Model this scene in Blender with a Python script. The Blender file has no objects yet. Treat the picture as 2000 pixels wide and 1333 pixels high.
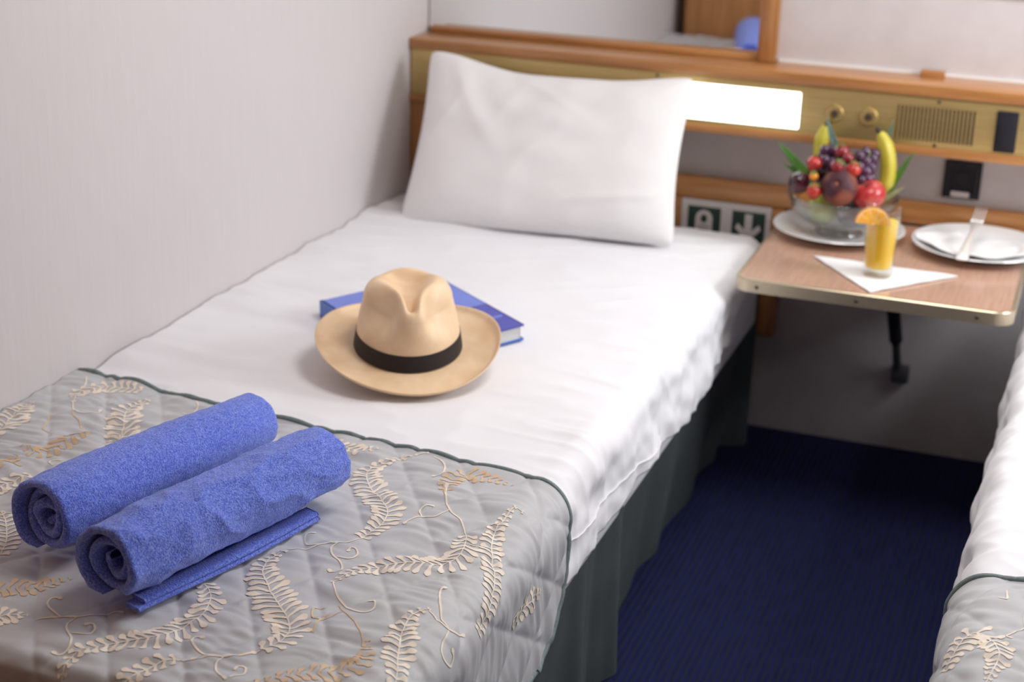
import bpy, bmesh, math, random
import numpy as np
from mathutils import Vector, Matrix

# ---------------------------------------------------------------- camera, light, exposure
scn = bpy.context.scene
COL = scn.collection
CAM_POS = (1.5317, -3.6, 1.5384)
YAW, PITCH, ROLL = math.radians(-19.84), math.radians(20.33), math.radians(1.59)
cy_, sy_, cp_, sp_, cr_, sr_ = (math.cos(YAW), math.sin(YAW), math.cos(PITCH), math.sin(PITCH),
                                math.cos(ROLL), math.sin(ROLL))
fwd = Vector((sy_ * cp_, cy_ * cp_, -sp_))
rt0 = Vector((cy_, -sy_, 0))
up0 = rt0.cross(fwd)
rt = rt0 * cr_ + up0 * sr_
up = -rt0 * sr_ + up0 * cr_
camd = bpy.data.cameras.new('camera')
camo = bpy.data.objects.new('camera', camd)
COL.objects.link(camo)
M = Matrix.Identity(4)
for i in range(3):
    M[i][0], M[i][1], M[i][2], M[i][3] = rt[i], up[i], -fwd[i], CAM_POS[i]
camo.matrix_world = M
camd.sensor_width = 36
camd.lens = 57.24
camd.clip_start = 0.02
camd.dof.use_dof = True
camd.dof.focus_distance = 2.14
camd.dof.aperture_fstop = 4.0
scn.camera = camo

world = bpy.data.worlds.new('world')
scn.world = world
world.use_nodes = True
world.node_tree.nodes['Background'].inputs[0].default_value = (0.75, 0.86, 1.0, 1)
world.node_tree.nodes['Background'].inputs[1].default_value = 1.0


def area(name, loc, rot, sx, sy, power, color):
    l = bpy.data.lights.new(name, 'AREA')
    l.shape = 'RECTANGLE'
    l.size, l.size_y, l.energy, l.color = sx, sy, power, color
    o = bpy.data.objects.new(name, l)
    COL.objects.link(o)
    o.location = loc
    o.rotation_euler = rot
    return o


# daylight through the two windows (right wall, headboard wall) and an added ceiling lamp for fill
area('window_daylight', (2.30, -.62, 1.42), (0, math.radians(72), 0), 0.62, 0.62, 17, (0.95, 0.975, 1.0))
area('window_daylight_small', (1.22, -0.045, 1.35), (math.radians(-68), 0, 0), 0.46, 0.46, 1.5, (0.95, 0.975, 1.0))
area('ceiling_fill_glow', (1.25, -1.25, 2.12), (0, 0, 0), 0.6, 0.6, 11.5, (1.0, 0.96, 0.92))

scn.view_settings.view_transform = 'Standard'
scn.view_settings.look = 'None'
scn.view_settings.gamma = 1
scn.view_settings.use_curve_mapping = False
scn.view_settings.exposure = 0.10
scn.cycles.max_bounces = 10
scn.cycles.diffuse_bounces = 5
scn.cycles.transparent_max_bounces = 16
scn.cycles.sample_clamp_indirect = 6

rng = random.Random(7)
PI = math.pi


# ---------------------------------------------------------------- numeric noise
def _hash(ix, iy, seed):
    n = (ix * 374761393 + iy * 668265263 + seed * 974634777) & 0xffffffff
    n = ((n ^ (n >> 13)) * 1274126177) & 0xffffffff
    n = n ^ (n >> 16)
    return (n & 0xffff) / 65535.0 * 2 * PI


def perlin(x, y, seed=0):
    x = np.asarray(x, float); y = np.asarray(y, float)
    x, y = np.broadcast_arrays(x, y)
    ix = np.floor(x).astype(np.int64); iy = np.floor(y).astype(np.int64)
    fx = x - ix; fy = y - iy
    u = fx * fx * fx * (fx * (fx * 6 - 15) + 10); v = fy * fy * fy * (fy * (fy * 6 - 15) + 10)

    def g(ax, ay):
        a = _hash(ix + ax, iy + ay, seed)
        return np.cos(a) * (fx - ax) + np.sin(a) * (fy - ay)
    a = g(0, 0) * (1 - u) + g(1, 0) * u
    b = g(0, 1) * (1 - u) + g(1, 1) * u
    return (a * (1 - v) + b * v) * 1.5


def sstep(a, b, x):
    t = np.clip((np.asarray(x, float) - a) / (b - a), 0, 1)
    return t * t * (3 - 2 * t)


# ---------------------------------------------------------------- materials
def mat(name, color, rough=0.6, metal=0.0, **kw):
    m = bpy.data.materials.new(name)
    m.use_nodes = True
    nt = m.node_tree
    b = nt.nodes['Principled BSDF']
    b.inputs['Base Color'].default_value = (*color, 1)
    b.inputs['Roughness'].default_value = rough
    b.inputs['Metallic'].default_value = metal
    for k, v in kw.get('inp', {}).items():
        b.inputs[k].default_value = v
    tc = nt.nodes.new('ShaderNodeTexCoord')
    mp = nt.nodes.new('ShaderNodeMapping')
    mp.inputs['Scale'].default_value = kw.get('scale', (1, 1, 1))
    nt.links.new(tc.outputs['Object'], mp.inputs['Vector'])
    if 'color2' in kw:
        n = nt.nodes.new('ShaderNodeTexNoise')
        n.inputs['Scale'].default_value = kw.get('nscale', 10)
        n.inputs['Detail'].default_value = kw.get('detail', 4)
        nt.links.new(mp.outputs[0], n.inputs['Vector'])
        r = nt.nodes.new('ShaderNodeValToRGB')
        lo, hi = kw.get('ramp', (0.35, 0.65))
        r.color_ramp.elements[0].position = lo
        r.color_ramp.elements[1].position = hi
        r.color_ramp.elements[0].color = (*color, 1)
        r.color_ramp.elements[1].color = (*kw['color2'], 1)
        nt.links.new(n.outputs['Fac'], r.inputs[0])
        nt.links.new(r.outputs[0], b.inputs['Base Color'])
    if 'bump' in kw:
        n2 = nt.nodes.new('ShaderNodeTexNoise')
        n2.inputs['Scale'].default_value = kw.get('bscale', 200)
        n2.inputs['Detail'].default_value = kw.get('bdetail', 3)
        nt.links.new((mp if kw.get('bmap') else tc).outputs[0 if kw.get('bmap') else 'Object'], n2.inputs['Vector'])
        bp = nt.nodes.new('ShaderNodeBump')
        bp.inputs['Strength'].default_value = kw['bump']
        bp.inputs['Distance'].default_value = kw.get('bdist', 0.001)
        nt.links.new(n2.outputs['Fac'], bp.inputs['Height'])
        nt.links.new(bp.outputs[0], b.inputs['Normal'])
    return m


def wave_bump(m, direction, scale, strength, dist, bands='BANDS'):
    nt = m.node_tree
    b = nt.nodes['Principled BSDF']
    tc = nt.nodes.new('ShaderNodeTexCoord')
    w = nt.nodes.new('ShaderNodeTexWave')
    w.bands_direction = direction
    w.inputs['Scale'].default_value = scale
    w.inputs['Distortion'].default_value = 0.6
    w.inputs['Detail Scale'].default_value = 2
    nt.links.new(tc.outputs['Object'], w.inputs['Vector'])
    bp = nt.nodes.new('ShaderNodeBump')
    bp.inputs['Strength'].default_value = strength
    bp.inputs['Distance'].default_value = dist
    nt.links.new(w.outputs['Fac'], bp.inputs['Height'])
    if b.inputs['Normal'].is_linked:
        nt.links.new(b.inputs['Normal'].links[0].from_socket, bp.inputs['Normal'])
    nt.links.new(bp.outputs[0], b.inputs['Normal'])
    return m


M_WALL = wave_bump(mat('wall_vinyl', (0.615, 0.575, 0.577), 0.6, color2=(0.63, 0.59, 0.592), nscale=110,
                       scale=(1, 1, 0.06), bump=0.15, bscale=250), 'Y', 90, 0.03, 0.0005)
M_WALLB = mat('wall_panel_vinyl', (0.60, 0.555, 0.555), 0.5, color2=(0.64, 0.595, 0.595), nscale=14, bump=0.2, bscale=220)
M_CEIL = mat('ceiling_white', (0.8, 0.78, 0.76), 0.7, bump=0.1)
M_WOOD = mat('cherry_wood', (0.36, 0.15, 0.045), 0.33, color2=(0.50, 0.235, 0.085), nscale=7,
             scale=(0.6, 9, 9), detail=6, bump=0.08, bscale=60, inp={'Coat Weight': 0.25, 'Coat Roughness': 0.2})
M_WOODV = mat('cherry_wood_upright', (0.34, 0.14, 0.042), 0.35, color2=(0.48, 0.22, 0.075), nscale=7,
              scale=(9, 9, 0.6), detail=6, bump=0.08, bscale=60, inp={'Coat Weight': 0.25, 'Coat Roughness': 0.2})
M_LAM = mat('beech_laminate', (0.55, 0.32, 0.22), 0.3, color2=(0.64, 0.40, 0.285), nscale=14,
            scale=(14, 0.8, 5), detail=5, inp={'Coat Weight': 1.0, 'Coat Roughness': 0.16, 'Coat IOR': 2.0})
M_BRASS = mat('satin_brass', (0.52, 0.38, 0.155), 0.42, 0.75, color2=(0.60, 0.45, 0.20), nscale=6, scale=(1, 1, 30),
              bump=0.05, bscale=400)
M_TRIM = mat('champagne_metal', (0.50, 0.42, 0.30), 0.3, 0.7, color2=(0.54, 0.46, 0.34), nscale=8)
M_BLACK = mat('dark_plastic', (0.012, 0.012, 0.018), 0.55, color2=(0.016, 0.015, 0.022), nscale=20, inp={'Specular IOR Level': 0.3})
M_SCREW = mat('dark_screw', (0.10, 0.085, 0.06), 0.4, 0.8, color2=(0.14, 0.12, 0.09), nscale=100)
M_GROOVE = mat('grille_shadow_brown', (0.035, 0.024, 0.014), 0.8, color2=(0.045, 0.03, 0.02), nscale=40)
M_CUTLERY = mat('fork_metal', (0.92, 0.92, 0.93), 0.38, 0.7, color2=(0.95, 0.95, 0.96), nscale=20)
M_STEEL = mat('polished_steel', (0.82, 0.82, 0.83), 0.14, 1.0, color2=(0.86, 0.86, 0.87), nscale=20)
M_GREYM = mat('grey_metal', (0.12, 0.12, 0.12), 0.45, 0.6, color2=(0.16, 0.16, 0.16), nscale=30)
M_SHEET = mat('white_cotton', (0.82, 0.815, 0.85), 0.85, color2=(0.84, 0.835, 0.87), nscale=4, bump=0.12, bscale=900,
              inp={'Sheen Weight': 0.15})
M_PILLOW = mat('white_pillowcase', (0.80, 0.785, 0.785), 0.85, color2=(0.83, 0.815, 0.815), nscale=4, bump=0.12,
               bscale=900, inp={'Sheen Weight': 0.15})
M_SKIRT = mat('grey_green_skirt', (0.060, 0.073, 0.077), 0.75, color2=(0.076, 0.09, 0.094), nscale=8, bump=0.2,
              bscale=700)
M_RUN = mat('grey_satin_quilt', (0.50, 0.505, 0.525), 0.45, color2=(0.53, 0.535, 0.555), nscale=9, bump=0.12,
            bscale=900, inp={'Sheen Weight': 0.25})
M_LEAF = mat('cream_print', (0.86, 0.74, 0.60), 0.6, color2=(0.92, 0.83, 0.72), nscale=60, inp={'Sheen Weight': 0.15})
M_LEAFT = mat('tan_print', (0.66, 0.46, 0.28), 0.5, color2=(0.74, 0.56, 0.38), nscale=60)
M_BIND = mat('teal_grey_binding', (0.14, 0.19, 0.19), 0.6, color2=(0.20, 0.25, 0.25), nscale=150, bump=0.4, bscale=500)
M_TOWEL = mat('blue_terry', (0.075, 0.14, 0.74), 0.95, color2=(0.28, 0.38, 0.97), nscale=420, detail=3,
              ramp=(0.38, 0.66), bump=1.0, bscale=520, bdist=0.0022,
              inp={'Sheen Weight': 0.55, 'Sheen Roughness': 0.45, 'Sheen Tint': (0.75, 0.8, 1, 1)})
M_STRAW = mat('toquilla_straw', (0.78, 0.545, 0.33), 0.42, color2=(0.87, 0.65, 0.43), nscale=24, bump=0.5, bscale=420,
              bdist=0.0008)
M_BAND = mat('dark_hat_ribbon', (0.010, 0.006, 0.007), 0.65, color2=(0.016, 0.010, 0.012), nscale=200, bump=0.2,
             bscale=800)
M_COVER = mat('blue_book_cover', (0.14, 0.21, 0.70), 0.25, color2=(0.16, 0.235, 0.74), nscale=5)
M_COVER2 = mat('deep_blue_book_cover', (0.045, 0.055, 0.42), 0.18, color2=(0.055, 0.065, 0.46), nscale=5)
M_SPINE = mat('blue_book_spine', (0.04, 0.14, 0.52), 0.3, color2=(0.05, 0.16, 0.56), nscale=5)
M_PAGES = mat('book_pages', (0.72, 0.72, 0.70), 0.8, color2=(0.60, 0.60, 0.58), nscale=10, scale=(1, 1, 90))
M_PORC = mat('white_porcelain', (0.80, 0.80, 0.80), 0.12, color2=(0.82, 0.82, 0.82), nscale=5,
             inp={'Coat Weight': 0.4})
M_NAP = mat('white_paper', (0.82, 0.82, 0.83), 0.9, color2=(0.85, 0.85, 0.86), nscale=20, bump=0.3, bscale=600)
M_SIGNW = mat('sign_white', (0.58, 0.53, 0.52), 0.5, color2=(0.62, 0.57, 0.56), nscale=10)
M_SIGNG = mat('sign_dark_green', (0.018, 0.04, 0.032), 0.5, color2=(0.022, 0.046, 0.038), nscale=10)
M_CARPET = mat('navy_carpet', (0.010, 0.011, 0.070), 0.95, color2=(0.016, 0.018, 0.105), nscale=60, scale=(1, 0.25, 1),
               bump=0.6, bscale=400, inp={'Specular IOR Level': 0.15})
wave_bump(M_CARPET, 'X', 24, 0.45, 0.003)


def carpet_ribs(m):
    nt = m.node_tree
    b = nt.nodes['Principled BSDF']
    src = b.inputs['Base Color'].links[0].from_socket
    tc = nt.nodes.new('ShaderNodeTexCoord')
    w = nt.nodes.new('ShaderNodeTexWave')
    w.bands_direction = 'X'
    w.inputs['Scale'].default_value = 24
    w.inputs['Distortion'].default_value = 0.6
    w.inputs['Detail Scale'].default_value = 2
    nt.links.new(tc.outputs['Object'], w.inputs['Vector'])
    mx = nt.nodes.new('ShaderNodeMix')
    mx.data_type = 'RGBA'
    mx.inputs[7].default_value = (0.018, 0.024, 0.045, 1)
    nt.links.new(w.outputs['Fac'], mx.inputs[0])
    nt.links.new(src, mx.inputs[6])
    nt.links.new(mx.outputs[2], b.inputs['Base Color'])


carpet_ribs(M_CARPET)


def glassy(name, tint, base=0.05, edge=0.75):
    m = bpy.data.materials.new(name)
    m.use_nodes = True
    nt = m.node_tree
    nt.nodes.clear()
    out = nt.nodes.new('ShaderNodeOutputMaterial')
    tr = nt.nodes.new('ShaderNodeBsdfTransparent')
    tr.inputs[0].default_value = (*tint, 1)
    gl = nt.nodes.new('ShaderNodeBsdfGlossy')
    gl.inputs['Roughness'].default_value = 0.03
    lw = nt.nodes.new('ShaderNodeLayerWeight')
    lw.inputs['Blend'].default_value = 0.35
    pw = nt.nodes.new('ShaderNodeMath'); pw.operation = 'POWER'
    pw.inputs[1].default_value = 2.2
    ma = nt.nodes.new('ShaderNodeMath'); ma.operation = 'MULTIPLY_ADD'
    ma.inputs[1].default_value = edge
    ma.inputs[2].default_value = base
    mx = nt.nodes.new('ShaderNodeMixShader')
    nt.links.new(lw.outputs['Facing'], pw.inputs[0])
    nt.links.new(pw.outputs[0], ma.inputs[0])
    nt.links.new(ma.outputs[0], mx.inputs[0])
    nt.links.new(tr.outputs[0], mx.inputs[1])
    nt.links.new(gl.outputs[0], mx.inputs[2])
    nt.links.new(mx.outputs[0], out.inputs[0])
    return m


M_GLASS = glassy('clear_glass', (0.90, 0.92, 0.92), 0.08, 1.3)
M_TUMB = glassy('tumbler_glass', (0.97, 0.98, 0.98), 0.03, 0.7)
M_PANE = glassy('window_pane', (0.96, 0.98, 0.98), 0.03, 0.4)


def emis(name, color, s):
    m = bpy.data.materials.new(name)
    m.use_nodes = True
    b = m.node_tree.nodes['Principled BSDF']
    b.inputs['Base Color'].default_value = (0.8, 0.8, 0.8, 1)
    b.inputs['Emission Color'].default_value = (*color, 1)
    b.inputs['Emission Strength'].default_value = s
    return m


M_LAMP = emis('lamp_diffuser_lit', (0.93, 1.0, 0.93), 3.0)
M_CLAMP = emis('ceiling_fill_diffuser', (1.0, 0.95, 0.88), 1.2)
M_MIRROR = mat('mirror_silver', (0.86, 0.87, 0.86), 0.02, 1.0)


# ---------------------------------------------------------------- object helpers
def tag(o, label=None, cat=None, group=None, kind=None):
    if label: o['label'] = label
    if cat: o['category'] = cat
    if group: o['group'] = group
    if kind: o['kind'] = kind
    return o


def thing(name, loc, label, cat, group=None):
    o = bpy.data.objects.new(name, None)
    o.empty_display_size = 0.05
    COL.objects.link(o)
    o.location = loc
    return tag(o, label, cat, group)


def wloc(o):
    v = Vector((0, 0, 0))
    while o is not None:
        v += o.location
        o = o.parent
    return v


def obj(name, vf, m, parent=None, smooth=True, auto=None, clean=True):
    """vf = (verts, faces) in world coordinates, or a bmesh; one mesh object."""
    me = bpy.data.meshes.new(name)
    if isinstance(vf, bmesh.types.BMesh):
        bm = vf
    else:
        me.from_pydata([tuple(v) for v in vf[0]], [], [tuple(f) for f in vf[1]])
        bm = None
    if bm is not None:
        if clean:
            bmesh.ops.recalc_face_normals(bm, faces=bm.faces)
        bm.to_mesh(me)
        bm.free()
    o = bpy.data.objects.new(name, me)
    COL.objects.link(o)
    if parent is not None:
        me.transform(Matrix.Translation(-wloc(parent)))
        o.parent = parent
    me.materials.append(m)
    me.polygons.foreach_set('use_smooth', [smooth] * len(me.polygons))
    if smooth and auto:
        me.set_sharp_from_angle(angle=math.radians(auto))
    me.update()
    return o


def box(bm, x0, x1, y0, y1, z0, z1, bev=0.0, seg=2):
    c = Vector(((x0 + x1) / 2, (y0 + y1) / 2, (z0 + z1) / 2))
    r = bmesh.ops.create_cube(bm, size=1.0)
    vs = r['verts']
    for v in vs:
        v.co = Vector((c.x + v.co.x * (x1 - x0), c.y + v.co.y * (y1 - y0), c.z + v.co.z * (z1 - z0)))
    if bev > 0:
        es = list({e for v in vs for e in v.link_edges})
        bmesh.ops.bevel(bm, geom=es, offset=bev, segments=seg, affect='EDGES', profile=0.5)
    return vs


def boxo(name, dims, m, parent=None, bev=0.0, seg=2):
    bm = bmesh.new()
    box(bm, *dims, bev=bev, seg=seg)
    return obj(name, bm, m, parent, smooth=bev > 0, auto=35)


def grid(P, closed_u=False, closed_v=False):
    nu, nv = P.shape[:2]
    V = P.reshape(-1, 3)
    a = np.arange(nu if closed_u else nu - 1)[:, None]
    b = np.arange(nv if closed_v else nv - 1)[None, :]
    a2, b2 = (a + 1) % nu, (b + 1) % nv
    F = np.stack([a * nv + b, a2 * nv + b, a2 * nv + b2, a * nv + b2], -1).reshape(-1, 4)
    return V, F


def fast(name, V, F, m, parent=None, smooth=True, auto=None):
    me = bpy.data.meshes.new(name)
    V = np.asarray(V, np.float32)
    if parent is not None:
        V = V - np.array(wloc(parent), np.float32)
    F = np.asarray(F, np.int32)
    me.vertices.add(len(V)); me.vertices.foreach_set('co', V.ravel())
    me.loops.add(F.size); me.loops.foreach_set('vertex_index', F.ravel())
    me.polygons.add(len(F))
    me.polygons.foreach_set('loop_start', np.arange(0, F.size, F.shape[1], dtype=np.int32))
    me.update(calc_edges=True)
    me.validate()
    o = bpy.data.objects.new(name, me)
    COL.objects.link(o)
    if parent is not None:
        o.parent = parent
    me.materials.append(m)
    me.polygons.foreach_set('use_smooth', [smooth] * len(me.polygons))
    if smooth and auto:
        me.set_sharp_from_angle(angle=math.radians(auto))
    return o


def lathe(profile, center, n=48, axis=None, flute=None, sx=1, sy=1):
    """profile [(r,z)..] round center; closed at r=0 ends by degenerate rings merged."""
    th = np.linspace(0, 2 * PI, n, endpoint=False)
    P = np.zeros((len(profile), n, 3))
    for i, (r, z) in enumerate(profile):
        rr = np.full(n, r)
        if flute:
            rr = rr * (1 + flute(th, z))
        P[i, :, 0] = rr * np.cos(th) * sx
        P[i, :, 1] = rr * np.sin(th) * sy
        P[i, :, 2] = z
    V, F = grid(P, closed_v=True)
    if axis is not None:
        q = Vector((0, 0, 1)).rotation_difference(Vector(axis).normalized()).to_matrix()
        V = V @ np.array(q).T
    V = V + np.array(center)
    bm = bmesh.new()
    vs = [bm.verts.new(v) for v in V]
    for f in F:
        bm.faces.new([vs[k] for k in f])
    bmesh.ops.remove_doubles(bm, verts=bm.verts, dist=1e-6)
    return bm


def tube(path, rad, n=8, flat=1.0, cap=True):
    """round or flattened tube along a path of points"""
    P = [Vector(p) for p in path]
    rads = rad if hasattr(rad, '__len__') else [rad] * len(P)
    bm = bmesh.new()
    rings = []
    nrm = None
    for i, p in enumerate(P):
        t = (P[min(i + 1, len(P) - 1)] - P[max(i - 1, 0)]).normalized()
        if nrm is None:
            nrm = t.cross(Vector((0, 0, 1)))
            if nrm.length < 0.1:
                nrm = t.cross(Vector((1, 0, 0)))
            nrm.normalize()
        nrm = (nrm - t * nrm.dot(t)).normalized()
        b = t.cross(nrm)
        rings.append([bm.verts.new(p + (nrm * math.cos(a) + b * flat * math.sin(a)) * rads[i])
                      for a in [2 * PI * k / n for k in range(n)]])
    for r0, r1 in zip(rings, rings[1:]):
        for k in range(n):
            bm.faces.new((r0[k], r0[(k + 1) % n], r1[(k + 1) % n], r1[k]))
    if cap:
        bm.faces.new(rings[0][::-1])
        bm.faces.new(rings[-1])
    return bm


def prism(pts, axis, a, b, bev=0.0):
    """extrude a 2D outline; axis 'y': pts are (x,z); axis 'z': pts are (x,y)"""
    bm = bmesh.new()
    mk = (lambda p, w: (p[0], w, p[1])) if axis == 'y' else (lambda p, w: (p[0], p[1], w))
    v0 = [bm.verts.new(mk(p, a)) for p in pts]
    v1 = [bm.verts.new(mk(p, b)) for p in pts]
    f0 = bm.faces.new(v0); f1 = bm.faces.new(v1)
    n = len(pts)
    for k in range(n):
        bm.faces.new((v0[k], v0[(k + 1) % n], v1[(k + 1) % n], v1[k]))
    if bev > 0:
        bmesh.ops.recalc_face_normals(bm, faces=bm.faces)
        es = [e for e in bm.edges if (e.verts[0] in v0 and e.verts[1] in v0) or (e.verts[0] in v1 and e.verts[1] in v1)]
        bmesh.ops.bevel(bm, geom=es, offset=bev, segments=2, affect='EDGES')
    return bm


def rrect(x0, x1, y0, y1, r, n=8, corners=(1, 1, 1, 1)):
    pts = []
    for (cx, cy, a0, on) in ((x1 - r, y1 - r, 0, corners[0]), (x0 + r, y1 - r, 90, corners[1]),
                             (x0 + r, y0 + r, 180, corners[2]), (x1 - r, y0 + r, 270, corners[3])):
        if on:
            for k in range(n + 1):
                a = math.radians(a0 + 90 * k / n)
                pts.append((cx + r * math.cos(a), cy + r * math.sin(a)))
        else:
            pts.append((cx + r * (1 if a0 in (0, 270) else -1), cy + r * (1 if a0 in (0, 90) else -1)))
    return pts


def catmull(pts, step):
    """smooth resampled curve through the points, any dimension"""
    P = np.array(pts, float)
    P = np.vstack([2 * P[0] - P[1], P, 2 * P[-1] - P[-2]])
    out = []
    for i in range(1, len(P) - 2):
        p0, p1, p2, p3 = P[i - 1:i + 3]
        for t in np.linspace(0, 1, 12, endpoint=False):
            out.append(0.5 * (2 * p1 + (p2 - p0) * t + (2 * p0 - 5 * p1 + 4 * p2 - p3) * t * t
                              + (3 * p1 - p0 - 3 * p2 + p3) * t ** 3))
    out.append(P[-2])
    out = np.array(out)
    d = np.r_[0, np.cumsum(np.linalg.norm(np.diff(out, axis=0), axis=1))]
    n = max(3, int(round(d[-1] / step)) + 1)
    q = np.linspace(0, d[-1], n)
    return np.stack([np.interp(q, d, out[:, k]) for k in range(out.shape[1])], 1)

# ================================================================ the cabin shell
RX, RY, RZ = 2.34, -4.3, 2.15


def struct(name, dims, m):
    return tag(boxo(name, dims, m), kind='structure')


struct('floor', (-0.1, RX + 0.1, RY - 0.1, 0.1, -0.1, 0), M_CARPET)
struct('ceiling', (-0.1, RX + 0.1, RY - 0.1, 0.1, RZ, RZ + 0.1), M_CEIL)
struct('wall_left', (-0.1, 0, RY - 0.1, 0.1, 0, RZ), M_WALL)
bm = bmesh.new()
RW = (-.98, -.26, 1.08, 1.78)
box(bm, RX, RX + .1, RY - .1, .1, 0, RW[2])
box(bm, RX, RX + .1, RY - .1, .1, RW[3], RZ)
box(bm, RX, RX + .1, RY - .1, RW[0], RW[2], RW[3])
box(bm, RX, RX + .1, RW[1], .1, RW[2], RW[3])
tag(obj('wall_right', bm, M_WALL, smooth=False), kind='structure')
win2 = thing('window_2', (RX, -.62, RW[2]), None, None)
tag(win2, kind='structure')
bm = bmesh.new()
for d in ((RW[0] - .03, RW[0] + .015, RW[2] - .03, RW[3] + .03), (RW[1] - .015, RW[1] + .03, RW[2] - .03, RW[3] + .03),
          (RW[0], RW[1], RW[2] - .03, RW[2] + .015), (RW[0], RW[1], RW[3] - .015, RW[3] + .03)):
    box(bm, RX - .012, RX + .06, *d, bev=.006)
obj('window_frame', bm, M_CEIL, win2, auto=35)
boxo('window_pane', (RX + .03, RX + .034, RW[0] + .01, RW[1] - .01, RW[2] + .01, RW[3] - .01), M_PANE, win2)
struct('wall_rear', (0, RX, RY - 0.1, RY, 0, RZ), M_WOODV)
# headboard wall with the window opening
WX0, WX1, WZ0, WZ1 = 0.96, 1.48, 1.085, 1.62
bm = bmesh.new()
box(bm, 0, RX, 0, 0.1, 0, WZ0)
box(bm, 0, RX, 0, 0.1, WZ1, RZ)
box(bm, 0, WX0, 0, 0.1, WZ0, WZ1)
box(bm, WX1, RX, 0, 0.1, WZ0, WZ1)
tag(obj('wall_back', bm, M_WALLB, smooth=False), kind='structure')
win = thing('window_1', (1.24, 0, WZ0), None, None)
tag(win, kind='structure')
bm = bmesh.new()
for d in ((WX0 - .03, WX0 + .015, -.012, .06, WZ0 - .03, WZ1 + .03), (WX1 - .015, WX1 + .03, -.012, .06, WZ0 - .03, WZ1 + .03),
          (WX0, WX1, -.012, .06, WZ0 - .03, WZ0 + .015), (WX0, WX1, -.012, .06, WZ1 - .015, WZ1 + .03)):
    box(bm, *d, bev=.006)
obj('window_frame', bm, M_CEIL, win, auto=35)
boxo('window_pane', (WX0 + .01, WX1 - .01, .03, .034, WZ0 + .01, WZ1 - .01), M_PANE, win)
# thin vinyl lip where the wall panel meets the shelf
tag(boxo('trim_1', (0.846, RX, -0.006, 0, 0.879, 0.884), M_CEIL), kind='structure')
door = thing('door_1', (1.75, RY, 0), None, None)
tag(door, kind='structure')
boxo('door_leaf', (1.40, 2.10, RY, RY + .04, 0, 1.95), M_WOODV, door, bev=.004)
obj('door_handle', tube([(1.47, RY + .04, .98), (1.47, RY + .085, .98), (1.58, RY + .085, .98)], .009), M_STEEL, door)

cl = thing('ceiling_fill_lamp', (1.25, -1.25, RZ), 'unseen square ceiling lamp added as fill over the aisle between the beds', 'lamp')  # unseen fixture, added for soft fill light from above
boxo('lamp_frame', (.92, 1.58, -1.58, -.92, RZ - .012, RZ), M_TRIM, cl, bev=.004)
boxo('lamp_diffuser', (.95, 1.55, -1.55, -.95, RZ - .02, RZ - .01), M_CLAMP, cl, bev=.003)

# ================================================================ headboard console
con = thing('headboard_console', (1.17, 0, 0.727),
            'wood and brass control console running along the wall behind pillow and fruit table', 'headboard')
bm = bmesh.new()
box(bm, 0, RX, -.121, -.0, .854, .879, bev=.004)
obj('ledge', bm, M_WOOD, con, auto=35)
boxo('body', (0, RX, -.108, -.0, .73, .856), M_WOOD, con)
boxo('brass_panel', (.004, RX - .004, -.115, -.107, .746, .8545), M_BRASS, con, bev=.001)
boxo('bottom_trim', (0, RX, -.119, -.09, .728, .7465), M_WOOD, con, bev=.003)
boxo('side_panel', (0.0, .20, -.112, 0, .50, .729), M_WOODV, con, bev=.002)
lf = boxo('lamp_frame', (.613, .926, -.1165, -.112, .753, .841), M_BRASS, con, bev=.001)
boxo('lamp_diffuser', (.617, .9225, -.121, -.113, .757, .8375), M_LAMP, con, bev=.003)
for x in (.997, 1.07):
    k = obj('push_button', lathe([(0, 0), (.020, 0), (.020, .003), (.0175, .006), (.010, .0065), (.009, .004), (0, .004)],
                                 (x, -.1145, .799), 32, axis=(0, -1, 0)), M_BRASS, con, auto=40)
    obj('button_centre', lathe([(0, 0), (.0065, 0), (.0065, .004), (.005, .006), (0, .0065)],
                               (x, -.118, .799), 20, axis=(0, -1, 0)), M_SCREW, k, auto=40)
boxo('grille_recess', (1.130, 1.291, -.1165, -.11, .760, .832), M_GROOVE, con)
bm = bmesh.new()
for k in range(20):
    x = 1.1325 + k * .00825
    box(bm, x, x + .0036, -.1185, -.116, .760, .832, bev=.0006, seg=1)
tag(obj('grille_slats', bm, M_BRASS, con, smooth=False), kind='stuff')
for (x, z) in ((1.213, .845), (1.213, .7515), (.60, .845)):
    obj('screw', lathe([(0, 0), (.0042, 0), (.0035, .0018), (0, .0022)], (x, -.1148, z), 14, axis=(0, -1, 0)), M_SCREW, con)
sw = boxo('rocker_switch', (1.332, 1.376, -.1195, -.112, .752, .839), M_BLACK, con, bev=.003)
bm = bmesh.new()
box(bm, 1.338, 1.370, -.123, -.118, .760, .831, bev=.0015)
obj('rocker', bm, M_BLACK, sw, auto=35)

# wood behind the bed and behind the table
rail = thing('wall_rail', (1.17, 0, .24), 'low wooden rail and board fixed to the wall behind mattress and table', 'rail')
boxo('rail', (.0, RX, -.034, 0, .552, .603), M_WOOD, rail, bev=.006)
boxo('board', (.0, .893, -.03, 0, .44, .5525), M_WOOD, rail, bev=.002)
boxo('post', (.823, .893, -.05, 0, .245, .46), M_WOODV, rail, bev=.006)

# ================================================================ mirror, post, small block, socket, sign
mir = thing('wall_mirror', (.40, 0, .88), 'framed wall mirror above the pillow with wooden upright at its right', 'mirror')
boxo('mirror_glass', (.004, .802, -.006, -.001, .888, 1.95), M_MIRROR, mir)
boxo('frame_upright', (.800, .842, -.028, 0, .879, 1.95), M_WOODV, mir, bev=.005)
boxo('frame_foot', (.012, .800, -.018, 0, .879, .893), M_WOOD, mir, bev=.002)

blk = boxo('wooden_block', (1.158, 1.209, -.03, -.0065, .879, .8925), M_WOOD, bev=.002)
tag(blk, 'small wooden block on the shelf edge above the brass grille', 'block')

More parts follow.
